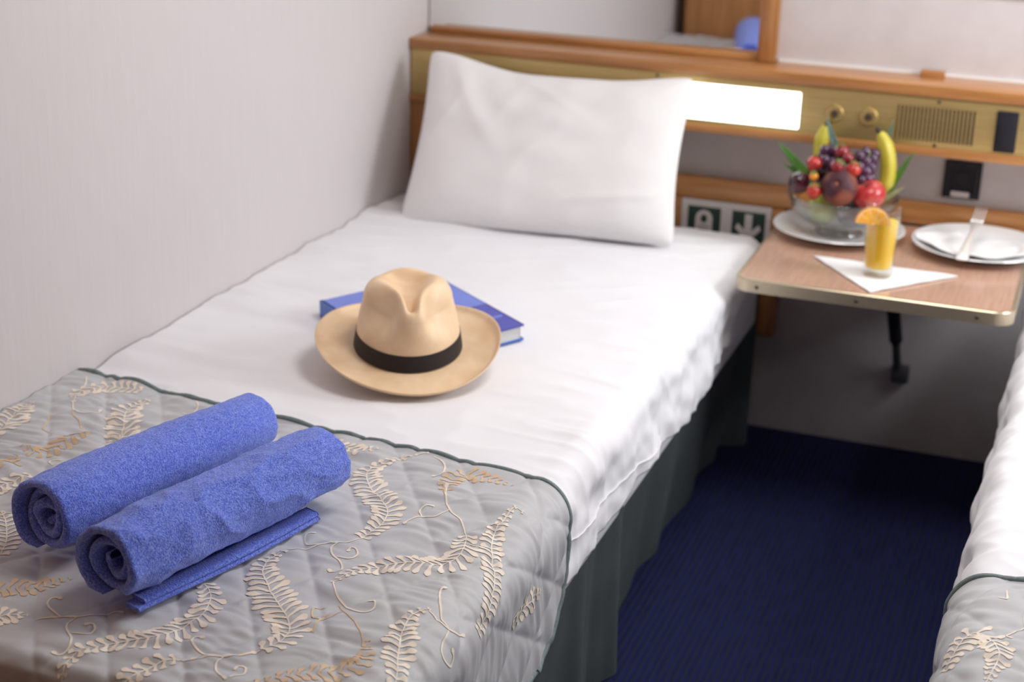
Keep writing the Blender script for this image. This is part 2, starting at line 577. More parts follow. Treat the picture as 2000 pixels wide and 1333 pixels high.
so = thing('wall_socket', (1.27, 0, .62), 'square black wall socket with a pale label under the brass console', 'socket')
bm = bmesh.new()
for d in ((1.231, 1.310, -.010, 0, .617, .632), (1.231, 1.310, -.010, 0, .684, .698), (1.231, 1.246, -.010, 0, .63, .686),
          (1.295, 1.310, -.010, 0, .63, .686)):
    box(bm, *d, bev=.001, seg=1)
box(bm, 1.245, 1.296, -.005, 0, .631, .685)
obj('socket_plate', bm, M_BLACK, so, smooth=False)
boxo('socket_label', (1.250, 1.289, -.012, -.009, .620, .632), M_SIGNW, so)
obj('socket_insert', lathe([(0, 0), (.018, 0), (.018, .003), (.016, .003), (.016, .001), (0, .001)], (1.2705, -.0048, .659), 24,
                           axis=(0, -1, 0)), M_BLACK, so, auto=40)

sg = thing('safety_sign', (.76, -.034, .44), 'white sign with dark green lifejacket and down arrow squares beside pillow', 'sign')
YS = -.034
boxo('sign_plate', (.655, .864, YS - .003, YS + .001, .443, .5515), M_SIGNW, sg)
boxo('green_square', (.671, .748, YS - .0042, YS - .002, .459, .5365), M_SIGNG, sg)
boxo('green_square', (.775, .852, YS - .0042, YS - .002, .459, .5365), M_SIGNG, sg)
# lifejacket pictogram
cx, cz = .7095, .509
pts = [(cx + .020 * math.cos(a), cz + .020 * math.sin(a)) for a in [PI * k / 16 for k in range(17)]]
pts += [(cx - .020, .462), (cx + .020, .462)]
obj('lifejacket_symbol', prism(pts, 'y', YS - .0042, YS - .0052), M_SIGNW, sg, smooth=False)
pts = [(cx + .0085 * math.cos(a), cz + .0005 + .0085 * math.sin(a)) for a in [2 * PI * k / 4 + 0 for k in range(4)]]
pts = [(cx + .0075 * math.cos(2 * PI * k / 20), cz + .0095 * math.sin(2 * PI * k / 20)) for k in range(20)]
obj('collar_opening', prism(pts, 'y', YS - .0052, YS - .0060), M_SIGNG, sg, smooth=False)
bm = bmesh.new()
for z in (.490, .482, .474):
    box(bm, cx - .012, cx + .012, YS - .0060, YS - .0050, z, z + .0016)
obj('jacket_straps', bm, M_SIGNG, sg, smooth=False)
ax = .8135
pts = [(ax - .0085, .531), (ax + .0085, .531), (ax + .0085, .493), (ax + .0245, .508), (ax + .030, .497), (ax, .464),
       (ax - .030, .497), (ax - .0245, .508), (ax - .0085, .493)]
obj('arrow_symbol', prism(pts, 'y', YS - .0042, YS - .0052), M_SIGNW, sg, smooth=False)

# wardrobe side panel at the foot of the bed (seen in the mirror)
wd = thing('wardrobe', (.24, -2.59, 0), 'tall brown wooden wardrobe at the foot of the left bed, reflected in the mirror', 'wardrobe')
boxo('carcass', (.05, .425, -2.90, -2.288, .08, RZ - .02), M_WOODV, wd, bev=.004)  # depth behind the mirrored side is unseen, added to cut bounce light
boxo('plinth', (.06, .415, -2.89, -2.295, 0, .08), M_WOOD, wd, bev=.002)
for y0, y1 in ((-2.895, -2.59), (-2.585, -2.293)):
    dr = boxo('door', (.4245, .437, y0, y1, .10, RZ - .04), M_WOODV, wd, bev=.003)
    obj('handle', tube([(.437, (y0 + y1) / 2, 1.0), (.455, (y0 + y1) / 2, 1.02), (.455, (y0 + y1) / 2, 1.12), (.437, (y0 + y1) / 2, 1.14)], .005), M_TRIM, dr)

# ================================================================ fold-down table
T0, T1, TY0, TY1, TZ = .900, 1.436, -.574, -.036, .550
tb = thing('folding_table', (1.168, -.036, .55), 'fold-down wall table with wood laminate top and pale metal edge', 'table')
obj('table_top', prism(rrect(T0 + .006, T1 - .006, TY0 + .006, TY1, .03, 8, (0, 0, 1, 1)), 'z', .5275, TZ), M_LAM, tb,
    smooth=True, auto=35)
o_ = rrect(T0, T1, TY0, TY1, .036, 8, (0, 0, 1, 1))
i_ = rrect(T0 + .007, T1 - .007, TY0 + .007, TY1, .030, 8, (0, 0, 1, 1))
# open band: drop the back edge between the first two outline points
bm = bmesh.new()
ring = []
for (zz, L) in ((.525, i_), (.525, o_), (.5495, o_), (.5515, [(a[0] * .75 + b[0] * .25, a[1] * .75 + b[1] * .25) for a, b in zip(o_, i_)]),
                (.5515, i_), (.549, i_)):
    ring.append([bm.verts.new((p[0], p[1], zz)) for p in L])
n = len(o_)
order = list(range(1, n)) + [0]
for r0, r1 in zip(ring, ring[1:]):
    for a, b in zip(order, order[1:]):
        bm.faces.new((r0[a], r0[b], r1[b], r1[a]))
obj('edge_trim', bm, M_TRIM, tb, auto=40)
for x in (.948, 1.143, 1.37):
    obj('trim_screw', lathe([(0, 0), (.0042, 0), (.0036, .0016), (0, .002)], (x, TY0 + .0002, .537), 14, axis=(0, -1, 0)),
        M_SCREW, tb)
obj('hinge', tube([(.93, -.040, .530), (1.41, -.040, .530)], .006), M_GREYM, tb)
st = boxo('wall_bracket', (1.168, 1.207, -.022, 0, .170, .212), M_GREYM, tb, bev=.004)
bm = tube([(1.180, -.012, .20), (1.175, -.075, .30)], [.0095, .0105], 10)
obj('support_strut', bm, M_GREYM, tb, auto=50)
bm = tube([(1.175, -.070, .292), (1.166, -.19, .45), (1.163, -.245, .522)], [.0155, .0155, .0155], 10)
obj('strut_sleeve', bm, M_BLACK, tb, auto=50)
boxo('strut_mount', (1.145, 1.182, -.265, -.225, .515, .5275), M_GREYM, tb, bev=.002)

# ================================================================ beds
ZS, FLATS, RS = .520, .84, .05      # sheet level, flat width, edge radius


def section(s, flat, r, zt):
    """bed cross-section by arc length: x, z and outward normal"""
    a = np.clip((s - flat) / r, 0, PI / 2)
    e = np.maximum(s - flat - r * PI / 2, 0)
    return (np.minimum(s, flat) + r * np.sin(a), zt - r * (1 - np.cos(a)) - e, np.sin(a), np.cos(a), e)


def sheet_h(s, y, seed):
    """wrinkle height of the sheet over the mattress"""
    side = sstep(.80, .95, s)
    h = .0030 * perlin(s * 3.2, y * 2.4, seed) + .0018 * perlin(s * 7 + y * 5, y * 9, seed + 1)
    # gentle diagonal pulls
    w = 1 - np.abs(perlin((s * .9 + y * .5) * 4.5, (y - .35 * s) * 11, seed + 2)) * 2.2
    h = h + .0026 * np.clip(w, 0, 1) ** 2 * (1 - .45 * side)
    # pulls near the long edge running over onto the drop
    w2 = 1 - np.abs(perlin(s * 2.0, (y + .22 * s) * 15, seed + 3)) * 2.4
    h = h + .0026 * np.clip(w2, 0, 1) ** 1.8 * sstep(.55, .92, s)
    fall = side * (.011 * perlin(s * 5, y * 5.5, seed + 4) + .008 * perlin(s * 8 + y * 6, y * 12 - s * 7, seed + 5)
                   + .004 * perlin(s * 26, y * 22, seed + 8))
    # scalloped puffiness next to the wall
    h = h + .007 * sstep(.22, .02, s) * (perlin(y * 7, s * 5, seed + 6) + .2)
    # ripples towards the wall side
    h = h + .0055 * sstep(.5, .12, s) * perlin(s * 3 + 9, y * 16, seed + 7)
    calm = 1 - .75 * np.exp(-(((s - .43) / .27) ** 2 + ((y + 1.06) / .30) ** 2) ** 2)
    return h * calm + fall


def make_bed(mirror, seed, bed_lab, sheet_lab, y_head=-.125, y_foot=-2.225):
    mx = (lambda A: np.stack([RX - A[..., 0], A[..., 1], A[..., 2]], -1)) if mirror else (lambda A: A)
    fx = (lambda a, b: (RX - b, RX - a)) if mirror else (lambda a, b: (a, b))
    bed = thing('bed', (fx(.0, .9)[0] + .44, -1.14, 0), bed_lab, 'bed')
    x0, x1 = fx(.006, .835)
    boxo('bed_base', (x0, fx(.006, .80)[1] if not mirror else x1, y_foot + .05, -.14, .02, .30) if not mirror else
         (fx(.006, .80)[0], x1, y_foot + .05, -.14, .02, .30), M_SKIRT, bed, bev=.006)
    x0, x1 = fx(.006, .872)
    boxo('mattress', (x0, x1, y_foot + .015, -.14, .30, ZS - .012), M_SHEET, bed, bev=.03, seg=4)
    # skirt
    ys = np.linspace(-.115, y_foot + .02, 320)
    zs = np.linspace(0, 1, 40)
    Yg, Tg = np.meshgrid(ys, zs, indexing='ij')
    top = .868
    foot = .812 + .053 * sstep(-.17, -.13, Yg) + .045 * sstep(-1.13, -1.19, Yg)
    fold = .010 * perlin(Yg * 7, Tg * .8, seed + 20) + .006 * np.sin(Yg * 23 + 2 * perlin(Yg * 3, 0 * Yg, 3))
    for yc, amp, w in ((-1.20, .022, .028), (-1.29, -.016, .03), (-1.40, .018, .035), (-1.62, .015, .04), (-1.86, .015, .04)):
        fold = fold + amp * np.exp(-((Yg - yc) / w) ** 2)
    X = top + (foot - top) * (1 - Tg) ** .8 + fold * (1 - Tg) ** .7 * (Yg < -.16)
    Z = .003 + Tg * .45
    V, F = grid(mx(np.stack([X, Yg, Z], -1)))
    fast('valance', V, F, M_SKIRT, bed)
    # valance at the foot end
    xs = np.linspace(.02, .86, 90)
    Xg, Tg = np.meshgrid(xs, zs, indexing='ij')
    Yf = y_foot + .03 + .008 * np.sin(Xg * 25) * (1 - Tg)
    V, F = grid(mx(np.stack([Xg, Yf, .003 + Tg * .40], -1)))
    fast('valance', V, F, M_SKIRT, bed)
    # sheet
    S = np.r_[np.linspace(.003, .82, 150), np.linspace(.825, 1.04, 60)]
    ya = np.linspace(y_head, y_foot, 420)
    Sg, Yg = np.meshgrid(S, ya, indexing='ij')
    # hem wanders
    hemlen = 1.0 + .02 * perlin(Yg * 3, 0 * Yg, seed + 9) + .035 * sstep(-.55, -.25, Yg)
    Sg = np.where(Sg > .84, .84 + (Sg - .84) * (hemlen + .012 - .84) / (1.04 - .84), Sg)
    X, Z, nx, nz, e = section(Sg, FLATS, RS, ZS)
    H = sheet_h(Sg, Yg, seed)
    # the corner falls away at the head end
    hd = sstep(-.27, -.125, Yg)
    H = H * (1 - sstep(-1.50, -1.66, Yg + .115 * Sg + .03)) - .012 * sstep(-1.56, -1.72, Yg + .1 * Sg - .15 * sstep(.86, 1.05, Sg) ** 2)
    X = X + nx * H; Z = Z + nz * H
    X = X - .022 * hd * sstep(.78, .9, Sg) + (.010 - .024 * sstep(-.75, -.35, Yg)) * (e > 0) * sstep(0, .1, e)
    Z = Z - .013 * hd ** 1.5
    # foot end rounds down
    ft = sstep(y_foot + .06, y_foot, Yg)
    Z = Z - .03 * ft ** 2
    Yg2 = Yg + .004 * perlin(Sg * 6, Yg * 3, seed + 10)
    top_pts = np.stack([X, Yg2, Z], -1)
    ring = np.concatenate([top_pts, (top_pts[-1:] + np.array([-.006, 0, .004]))], 0)
    # foot drop
    drops = []
    for k, dz in enumerate((.02, .05, .09, .13)):
        d = ring[:, -1:, :].copy()
        d[:, :, 2] -= dz; d[:, :, 1] -= .006
        drops.append(d)
    ring = np.concatenate([ring] + drops, 1)
    V, F = grid(mx(ring))
    sh = fast('sheet', V, F, M_SHEET)
    tag(sh, sheet_lab, 'bed sheet')
    return bed, mx


bedA, _ = make_bed(False, 11, 'single bed along the left wall, grey-green valance under its bedding',
                   'rumpled white sheet on the left bed, under hat and book')
bedB, mxB = make_bed(True, 41, 'second single bed at the right edge, mostly out of frame',
                     'white sheet hanging over the side of the right bed')
# stitched seam on the drop of the left sheet
pp = []
for k in range(60):
    y = -1.06 - .56 * k / 59
    s_ = .985 - .035 * k / 59 + .004 * math.sin(k * .2)
    s1 = np.array([s_]); y1 = np.array([y])
    X, Z, nx, nz, e = section(s1, FLATS, RS, ZS)
    h = sheet_h(s1, y1, 11)[0] + .0015
    pp.append((X[0] + nx[0] * h + .010 * sstep(0, .1, e[0]), y, Z[0] + nz[0] * h))
shA = [o for o in bpy.data.objects if o.name == 'sheet'][0]
obj('seam', tube(pp, .0012, 6), M_SHEET, shA)

# ---------------------------------------------------------------- quilted runners
RF, RR, RZT = .84, .06, .532
SMAX = 1.085


def run_h(s, y, seed):
    p = (1.5 * s + y) / .152 + .19
    q = (1.5 * s - y) / .152 + .35
    dp = np.abs(p - np.round(p)); dq = np.abs(q - np.round(q))
    d = np.minimum(dp, dq)
    puff = .0042 * (1 - np.exp(-(d / .11)))
    side = sstep(.84, .98, s)
    wr = .0046 * perlin(s * 7 + .8 * y, y * 42 + 1.2 * perlin(s * 6, y * 6, seed), seed + 1)
    wr = wr + .0028 * perlin(s * 12, y * 70 + 2 * perlin(s * 9, y * 9, seed + 7), seed + 2)
    wr = wr * (.45 + .55 * (1 - np.exp(-(d / .08)))) * (.75 + .5 * perlin(s * 4, y * 4, seed + 5))
    wall = sstep(.45, .05, s)
    wr = wr * (1 + .8 * wall - .15 * side)
    low = .004 * perlin(s * 4, y * 4, seed + 3)
    return puff + wr + low + side * .004 * perlin(s * 3, y * 14, seed + 4)


def run_edge(s):
    return -1.478 - .115 * np.minimum(s, .86) - .185 * (1 - np.sqrt(np.clip(1 - np.clip((s - .85) / (SMAX + .002 - .85), 0, 1) ** 2, 0, 1)))


YF = -2.235


def run_pt(s, y, off, seed, shift=0.0):
    """point on the runner; beyond YF it turns down over the foot of the bed"""
    s = np.asarray(s, float); y = np.asarray(y, float)
    X, Z, nx, nz, e = section(s, RF, RR, RZT)
    h = run_h(s, y, seed) + off
    over = np.maximum(YF - y, 0)
    a = np.clip(over / .035, 0, PI / 2)
    dn = np.maximum(over - .035 * PI / 2, 0)
    Yp = np.where(over > 0, YF - .035 * np.sin(a) - h * np.sin(a) * nz, y)
    Zp = Z + nz * h * np.cos(a) - .035 * (1 - np.cos(a)) - dn
    return np.stack([X + nx * h + .006 * sstep(0, .15, e), Yp + shift, Zp], -1)


def make_runner(mx, seed, label, shift):
    s = np.r_[np.linspace(.002, .80, 265), np.linspace(.803, SMAX, 100)]
    t = np.linspace(0, 1, 280)
    Sg, Tg = np.meshgrid(s, t, indexing='ij')
    Yg = run_edge(Sg) + (YF - .16 - run_edge(Sg)) * Tg
    P = run_pt(Sg, Yg, 0, seed, shift)
    edge_in = P.copy()
    V, F = grid(mx(P))
    o = fast('bed_runner', V, F, M_RUN)
    tag(o, label, 'bed runner')
    # binding along head edge and side hem
    ss = np.r_[np.linspace(.004, .86, 120), .85 + (SMAX - .85) * np.sin(np.linspace(.06, PI / 2, 70))]
    yy = run_edge(ss)
    y2 = np.linspace(run_edge(np.array([SMAX]))[0], YF, 80)[1:]
    path = np.concatenate([run_pt(ss, yy, -.001, seed, shift), run_pt(np.full(79, SMAX), y2, -.001, seed, shift)])
    obj('binding', tube([tuple(v) for v in mx(path)], .0048, 8), M_BIND, o)
    return o


def leaf_geo(spine, seed, shift, mx, Lmax, width=.0094, step=.0116, out=None):
    """fern print: club-shaped leaflets laid on the quilt on both sides of a stem"""
    C = catmull(spine, step)
    n = len(C)
    for i in range(n):
        tt = i / max(1, n - 1)
        t = C[min(i + 1, n - 1)] - C[max(i - 1, 0)]
        t = t / (np.linalg.norm(t) + 1e-9)
        prof = (.30 + .70 * math.sin(PI * min(1, tt * .86 + .10)) ** 1.1) * (1 - .62 * tt ** 3)
        for sg in (-1, 1):
            L = Lmax * prof * (1 + .12 * math.sin(i * 2.1 + sg))
            nrm = np.array([-t[1], t[0]]) * sg
            ang = math.radians(52)
            d0 = t * math.cos(ang) + nrm * math.sin(ang)
            us = np.linspace(0, 1, 8)
            bend = -t[None, :] * (us[:, None] ** 2) * L * .14 + nrm[None, :] * (us[:, None] ** 2) * L * .10
            c = C[i] + d0[None, :] * us[:, None] * L + bend
            w = width * (.30 + .22 * us + .50 * np.exp(-((us - .80) / .22) ** 2)) * min(1, L / .02 + .3)
            w[-1] *= .45
            side = np.stack([-np.gradient(c[:, 1]), np.gradient(c[:, 0])], 1)
            side /= np.linalg.norm(side, axis=1)[:, None] + 1e-9
            rows = [c + side * (w * k)[:, None] for k in (-.5, 0, .5)]
            out.append(np.stack(rows, 1))


def stem_geo(path, w0, out, blob=True):
    c = catmull(path, .0035)
    n = len(c)
    u = np.linspace(0, 1, n)
    w = np.full(n, w0) * (.7 + .5 * np.sin(PI * u))
    if blob:
        w = w + w0 * 2.0 * np.exp(-((u - .965) / .035) ** 2)
    side = np.stack([-np.gradient(c[:, 1]), np.gradient(c[:, 0])], 1)
    side /= np.linalg.norm(side, axis=1)[:, None] + 1e-9
    out.append(np.stack([c + side * (w * k)[:, None] for k in (-.5, 0, .5)], 1))


def print_obj(name, strips, parent, m, mx, seed, shift, off=.0008):
    Vs, Fs, base = [], [], 0
    for st_ in strips:
        lim = run_edge(np.clip(st_[..., 0], 0, SMAX)) - .004
        if (st_[..., 1] - (-shift if False else 0) > lim).any() or (st_[..., 0] > SMAX - .003).any() or (st_[..., 0] < .004).any():
            keep = (st_[..., 1] <= lim).all(1) & (st_[..., 0] < SMAX - .003).all(1) & (st_[..., 0] > .004).all(1)
            if keep.sum() < 3:
                continue
            idx = np.where(keep)[0]
            # longest run of kept rows
            runs = np.split(idx, np.where(np.diff(idx) > 1)[0] + 1)
            r = max(runs, key=len)
            if len(r) < 3:
                continue
            st_ = st_[r]
        P = mx(run_pt(st_[..., 0], st_[..., 1], off, seed, shift))
        V, F = grid(P)
        Vs.append(V); Fs.append(F + base); base += len(V)
    o = fast(name, np.concatenate(Vs), np.concatenate(Fs), m, parent)
    tag(o, kind='stuff')
    return o


FERN=[[(0.818,-1.778),(0.832,-1.837),(0.812,-1.874),(0.767,-1.893),(0.728,-1.927),(0.712,-1.966)],[(0.704,-2.139),(0.718,-2.116),(0.715,-2.09),(0.701,-2.067),(0.676,-2.044),(0.642,-2.007),(0.619,-1.979),(0.611,-1.942),(0.621,-1.911)],[(0.691,-1.838),(0.698,-1.785),(0.689,-1.752),(0.659,-1.719),(0.631,-1.69),(0.612,-1.649),(0.626,-1.606),(0.653,-1.572)],[(0.916,-1.943),(0.907,-1.905),(0.885,-1.845),(0.866,-1.811),(0.852,-1.771),(0.847,-1.734),(0.848,-1.686),(0.86,-1.683)],[(0.876,-2.139),(0.861,-2.103),(0.85,-2.072),(0.84,-2.039),(0.838,-2.006),(0.849,-1.985)],[(0.567,-2.036),(0.583,-2.049),(0.595,-2.069),(0.6,-2.102),(0.592,-2.136),(0.577,-2.168),(0.54,-2.192),(0.519,-2.217),(0.513,-2.244),(0.523,-2.284)],[(0.362,-2.227),(0.385,-2.2),(0.41,-2.182)],[(0.624,-2.197),(0.611,-2.211),(0.601,-2.233),(0.591,-2.262),(0.592,-2.281)],[(0.146,-1.515),(0.107,-1.517),(0.084,-1.523),(0.07,-1.548),(0.067,-1.574),(0.08,-1.605)],[(0.235,-1.726),(0.222,-1.695),(0.2,-1.65),(0.173,-1.602),(0.173,-1.568),(0.179,-1.538)],[(0.026,-1.756),(0.039,-1.738),(0.029,-1.693),(0.022,-1.635)],[(0.182,-1.859),(0.173,-1.883),(0.166,-1.903),(0.174,-1.94)],[(0.289,-2.07),(0.27,-2.032),(0.231,-1.983),(0.203,-1.962)],[(0.52,-1.57),(0.544,-1.582),(0.567,-1.588),(0.591,-1.574)],[(0.972,-1.818),(0.967,-1.799),(0.962,-1.759),(0.968,-1.713)]]
FERN_TAN=[[(0.327,-2.162),(0.342,-2.142),(0.373,-2.121),(0.388,-2.101),(0.4,-2.081)],[(0.728,-2.218),(0.747,-2.195),(0.772,-2.173),(0.809,-2.149),(0.827,-2.124),(0.811,-2.075)],[(0.161,-1.692),(0.159,-1.71),(0.155,-1.751),(0.144,-1.784),(0.113,-1.782)],[(0.09,-1.829),(0.126,-1.842),(0.118,-1.807)],[(0.742,-1.667),(0.736,-1.644),(0.741,-1.606),(0.759,-1.606),(0.819,-1.608)]]
STEM=[[(0.692,-1.838),(0.685,-1.859),(0.671,-1.872),(0.659,-1.875),(0.641,-1.896),(0.621,-1.91)],[(0.673,-1.87),(0.669,-1.884),(0.679,-1.902),(0.694,-1.913),(0.705,-1.926),(0.704,-1.939),(0.691,-1.94)],[(0.687,-1.905),(0.703,-1.903),(0.709,-1.89),(0.701,-1.876),(0.693,-1.876),(0.694,-1.887)],[(0.714,-1.97),(0.725,-1.987),(0.737,-2.001),(0.759,-2.014),(0.779,-2.018),(0.787,-2.007),(0.782,-1.994),(0.774,-1.995)],[(0.817,-1.778),(0.794,-1.744),(0.768,-1.718),(0.749,-1.686),(0.736,-1.651)],[(0.768,-1.718),(0.758,-1.745),(0.74,-1.749),(0.73,-1.766),(0.727,-1.783)],[(0.74,-1.749),(0.73,-1.734),(0.733,-1.72),(0.744,-1.715)],[(0.851,-1.988),(0.866,-1.994),(0.881,-1.999),(0.893,-1.989),(0.901,-1.975)],[(0.881,-1.999),(0.866,-1.984),(0.851,-1.953),(0.844,-1.931),(0.849,-1.923)],[(0.882,-2.001),(0.887,-2.028),(0.897,-2.043),(0.911,-2.035),(0.908,-2.02),(0.898,-2.014)],[(0.704,-2.141),(0.688,-2.162),(0.674,-2.173),(0.649,-2.174),(0.64,-2.189)],[(0.674,-2.173),(0.673,-2.189),(0.687,-2.209),(0.701,-2.215)],[(0.703,-2.211),(0.711,-2.195),(0.707,-2.181),(0.698,-2.18),(0.697,-2.19)],[(0.651,-1.883),(0.636,-1.886),(0.627,-1.878),(0.62,-1.86),(0.63,-1.852)],[(0.424,-2.184),(0.444,-2.168),(0.468,-2.163),(0.482,-2.153),(0.501,-2.132),(0.512,-2.131)],[(0.467,-2.162),(0.448,-2.166),(0.429,-2.16),(0.414,-2.146),(0.414,-2.135),(0.426,-2.132)],[(0.468,-2.163),(0.465,-2.177),(0.472,-2.19),(0.489,-2.205),(0.5,-2.225),(0.495,-2.239),(0.485,-2.237)],[(0.482,-2.195),(0.5,-2.189),(0.502,-2.177),(0.494,-2.168),(0.485,-2.173)],[(0.624,-2.197),(0.642,-2.191),(0.655,-2.178),(0.679,-2.168),(0.701,-2.145)],[(0.668,-2.171),(0.64,-2.169),(0.623,-2.158),(0.618,-2.144),(0.63,-2.141)],[(0.079,-1.605),(0.093,-1.625),(0.113,-1.638),(0.129,-1.635),(0.138,-1.627),(0.135,-1.613)],[(0.033,-1.504),(0.042,-1.514),(0.052,-1.534),(0.05,-1.549),(0.04,-1.553)],[(0.19,-1.817),(0.176,-1.805),(0.176,-1.795),(0.186,-1.79)],[(0.626,-1.607),(0.653,-1.571),(0.673,-1.56)],[(0.681,-1.568),(0.707,-1.59),(0.714,-1.616),(0.703,-1.629)],[(0.96,-1.819),(0.96,-1.804),(0.956,-1.783)],[(0.242,-1.512),(0.264,-1.537),(0.27,-1.566),(0.251,-1.566)]]
STEM_TAN=[[(0.742,-2.011),(0.761,-2.028),(0.781,-2.044),(0.801,-2.07),(0.811,-2.085)],[(0.73,-2.024),(0.719,-2.033),(0.725,-2.049),(0.736,-2.052),(0.74,-2.037)],[(0.753,-2.022),(0.745,-2.043),(0.737,-2.054),(0.741,-2.081)],[(0.086,-1.615),(0.108,-1.648),(0.128,-1.662),(0.147,-1.682)],[(0.086,-1.648),(0.073,-1.66),(0.084,-1.677),(0.096,-1.709),(0.112,-1.714)],[(0.748,-1.687),(0.732,-1.653)]]
FERN_B=[[(0.891,-1.84),(0.872,-1.793),(0.862,-1.772),(0.844,-1.78),(0.829,-1.812),(0.829,-1.838),(0.837,-1.886)]]
STEM_B=[[(0.803,-1.735),(0.82,-1.764),(0.824,-1.768),(0.816,-1.772)],[(0.832,-1.649),(0.83,-1.675),(0.84,-1.675)],[(0.802,-1.681),(0.806,-1.705),(0.8,-1.763)]]


runA = make_runner(lambda A: A, 5, 'grey quilted runner with cream fern print on left bed under towels', 0)
L1 = []
for i, sp in enumerate(FERN):
    ln = sum(math.dist(a, b) for a, b in zip(sp, sp[1:]))
    leaf_geo(sp, 5, 0, None, (.030, .034, .030, .021, .024, .028, .026, .020, .026, .034, .034, .024, .028, .022, .018)[i], out=L1)
    stem_geo(sp, .0016, L1, False)
for sp in STEM:
    stem_geo(sp, .0023, L1)
print_obj('fern_print', L1, runA, M_LEAF, lambda A: A, 5, 0)
L2 = []
for sp in FERN_TAN:
    leaf_geo(sp, 5, 0, None, .024, out=L2)
for sp in STEM_TAN:
    stem_geo(sp, .0020, L2)
print_obj('tan_fern_print', L2, runA, M_LEAFT, lambda A: A, 5, 0, .0007)

SHB = -.035
runB = make_runner(mxB, 9, 'corner of a grey fern-print runner on the right bed', SHB)
L3 = []
for sp in FERN_B:
    sp = [(a, b - SHB) for a, b in sp]
    leaf_geo(sp, 9, SHB, None, .025, out=L3)
    stem_geo(sp, .0016, L3, False)
for i, sp in enumerate(FERN[:12]):      # the rest of this runner's print, out of the photograph's frame
    sp = [(a * .9 - .02, b - SHB - .05) for a, b in sp]
    if max(a for a, b in sp) > .74: continue
    leaf_geo(sp, 9, SHB, None, .028, out=L3)
    stem_geo(sp, .0016, L3, False)
for sp in STEM_B:
    stem_geo([(a, b - SHB) for a, b in sp], .0023, L3)
print_obj('fern_print', L3, runB, M_LEAF, mxB, 9, SHB)

# ---------------------------------------------------------------- pillow
def make_pillow():
    B = np.array([.405, -.335, .528]); Tn = np.array([.388, -.165, .862])
    up_ = (Tn - B); hgt = np.linalg.norm(up_); up_ /= hgt
    rt_ = np.array([1.0, 0.02, 0.0]); rt_ -= up_ * rt_.dot(up_); rt_ /= np.linalg.norm(rt_)
    nn = np.cross(rt_, up_)          # faces the room and up
    if nn[1] > 0: nn = -nn
    n1, n2 = 120, 90
    u = np.sin(np.linspace(-PI / 2, PI / 2, n1)); v = np.sin(np.linspace(-PI / 2, PI / 2, n2))
    U, Vv = np.meshgrid(u, v, indexing='ij')
    hw, hh = .315, hgt / 2
    # edges pull in between the corners
    px = U * hw * (1 - .055 * (1 - Vv ** 2) * np.abs(U) ** 2)
    py = Vv * hh * (1 - .075 * (1 - U ** 2) * np.abs(Vv) ** 2 * np.where(Vv > 0, 1, .35))
    px = px * (1 + .012 * (-Vv))
    rc = 1 - .035 * (U * U * Vv * Vv) ** 5
    px = px * rc; py = py * rc
    thick = .062 * ((1 - U ** 4) * (1 - Vv ** 4)) ** .55 * (1 + .12 * (-Vv))
    wr = .004 * perlin(U * 2.4 + Vv * 1.6, Vv * 3 - U * 1.5, 31) + .0030 * np.clip(1 - np.abs(perlin((U + Vv) * .8, (Vv * .9 - U * 1.2) * 1.5 + 4, 32)) * 2, 0, 1) ** 2
    bend = .10 * np.sin(Vv * 2.2 + .4)
    cr = np.exp(-((U + .66 + (Vv - .9) * .34 + bend) / .07) ** 2) * sstep(-.5, .7, Vv) - .9 * np.exp(-((U + .50 + (Vv - .9) * .36 + bend) / .10) ** 2) * sstep(-.5, .7, Vv)
    cr = cr + .5 * np.exp(-((U + .15 + (Vv - .8) * .9) / .06) ** 2) * sstep(.25, .6, Vv) * sstep(1, .8, Vv)
    cr2 = np.exp(-((Vv + .62 - .25 * (U - .3)) / .05) ** 2) * sstep(.05, .5, U) * sstep(1.0, .8, U)
    edge = ((1 - U ** 2) * (1 - Vv ** 2)) ** .4
    front = thick + (wr + .0055 * cr + .006 * cr2) * edge
    back = -thick * .8
    zoff = sstep(-1, 1, Vv) * (.016 * sstep(.1, -1, U) - .014 * sstep(-.1, 1, U)) - sstep(1, -1, Vv) * .010
    sag = -.022 * sstep(0, 1, Vv) * sstep(-.97, -.25, U) * sstep(1.0, .35, U) * (1 - .25 * sstep(-.5, .6, U))
    yoff = -.028 * sstep(1, -1, Vv)
    ext = np.stack([0 * U, yoff, zoff + sag], -1)
    def P(t):
        return ext + B + up_ * hh + px[..., None] * rt_ + py[..., None] * up_ + t[..., None] * nn
    V1, F1 = grid(P(front)); V2, F2 = grid(P(back))
    bm = bmesh.new()
    vs = [bm.verts.new(x) for x in np.concatenate([V1, V2])]
    n = len(V1)
    for f in F1: bm.faces.new([vs[k] for k in f])
    for f in F2: bm.faces.new([vs[n + k] for k in f[::-1]])
    bmesh.ops.remove_doubles(bm, verts=bm.verts, dist=1e-5)
    o = obj('pillow', bm, M_PILLOW)
    tag(o, 'large white pillow leaning against the headboard on the left bed', 'pillow')
    return o


make_pillow()

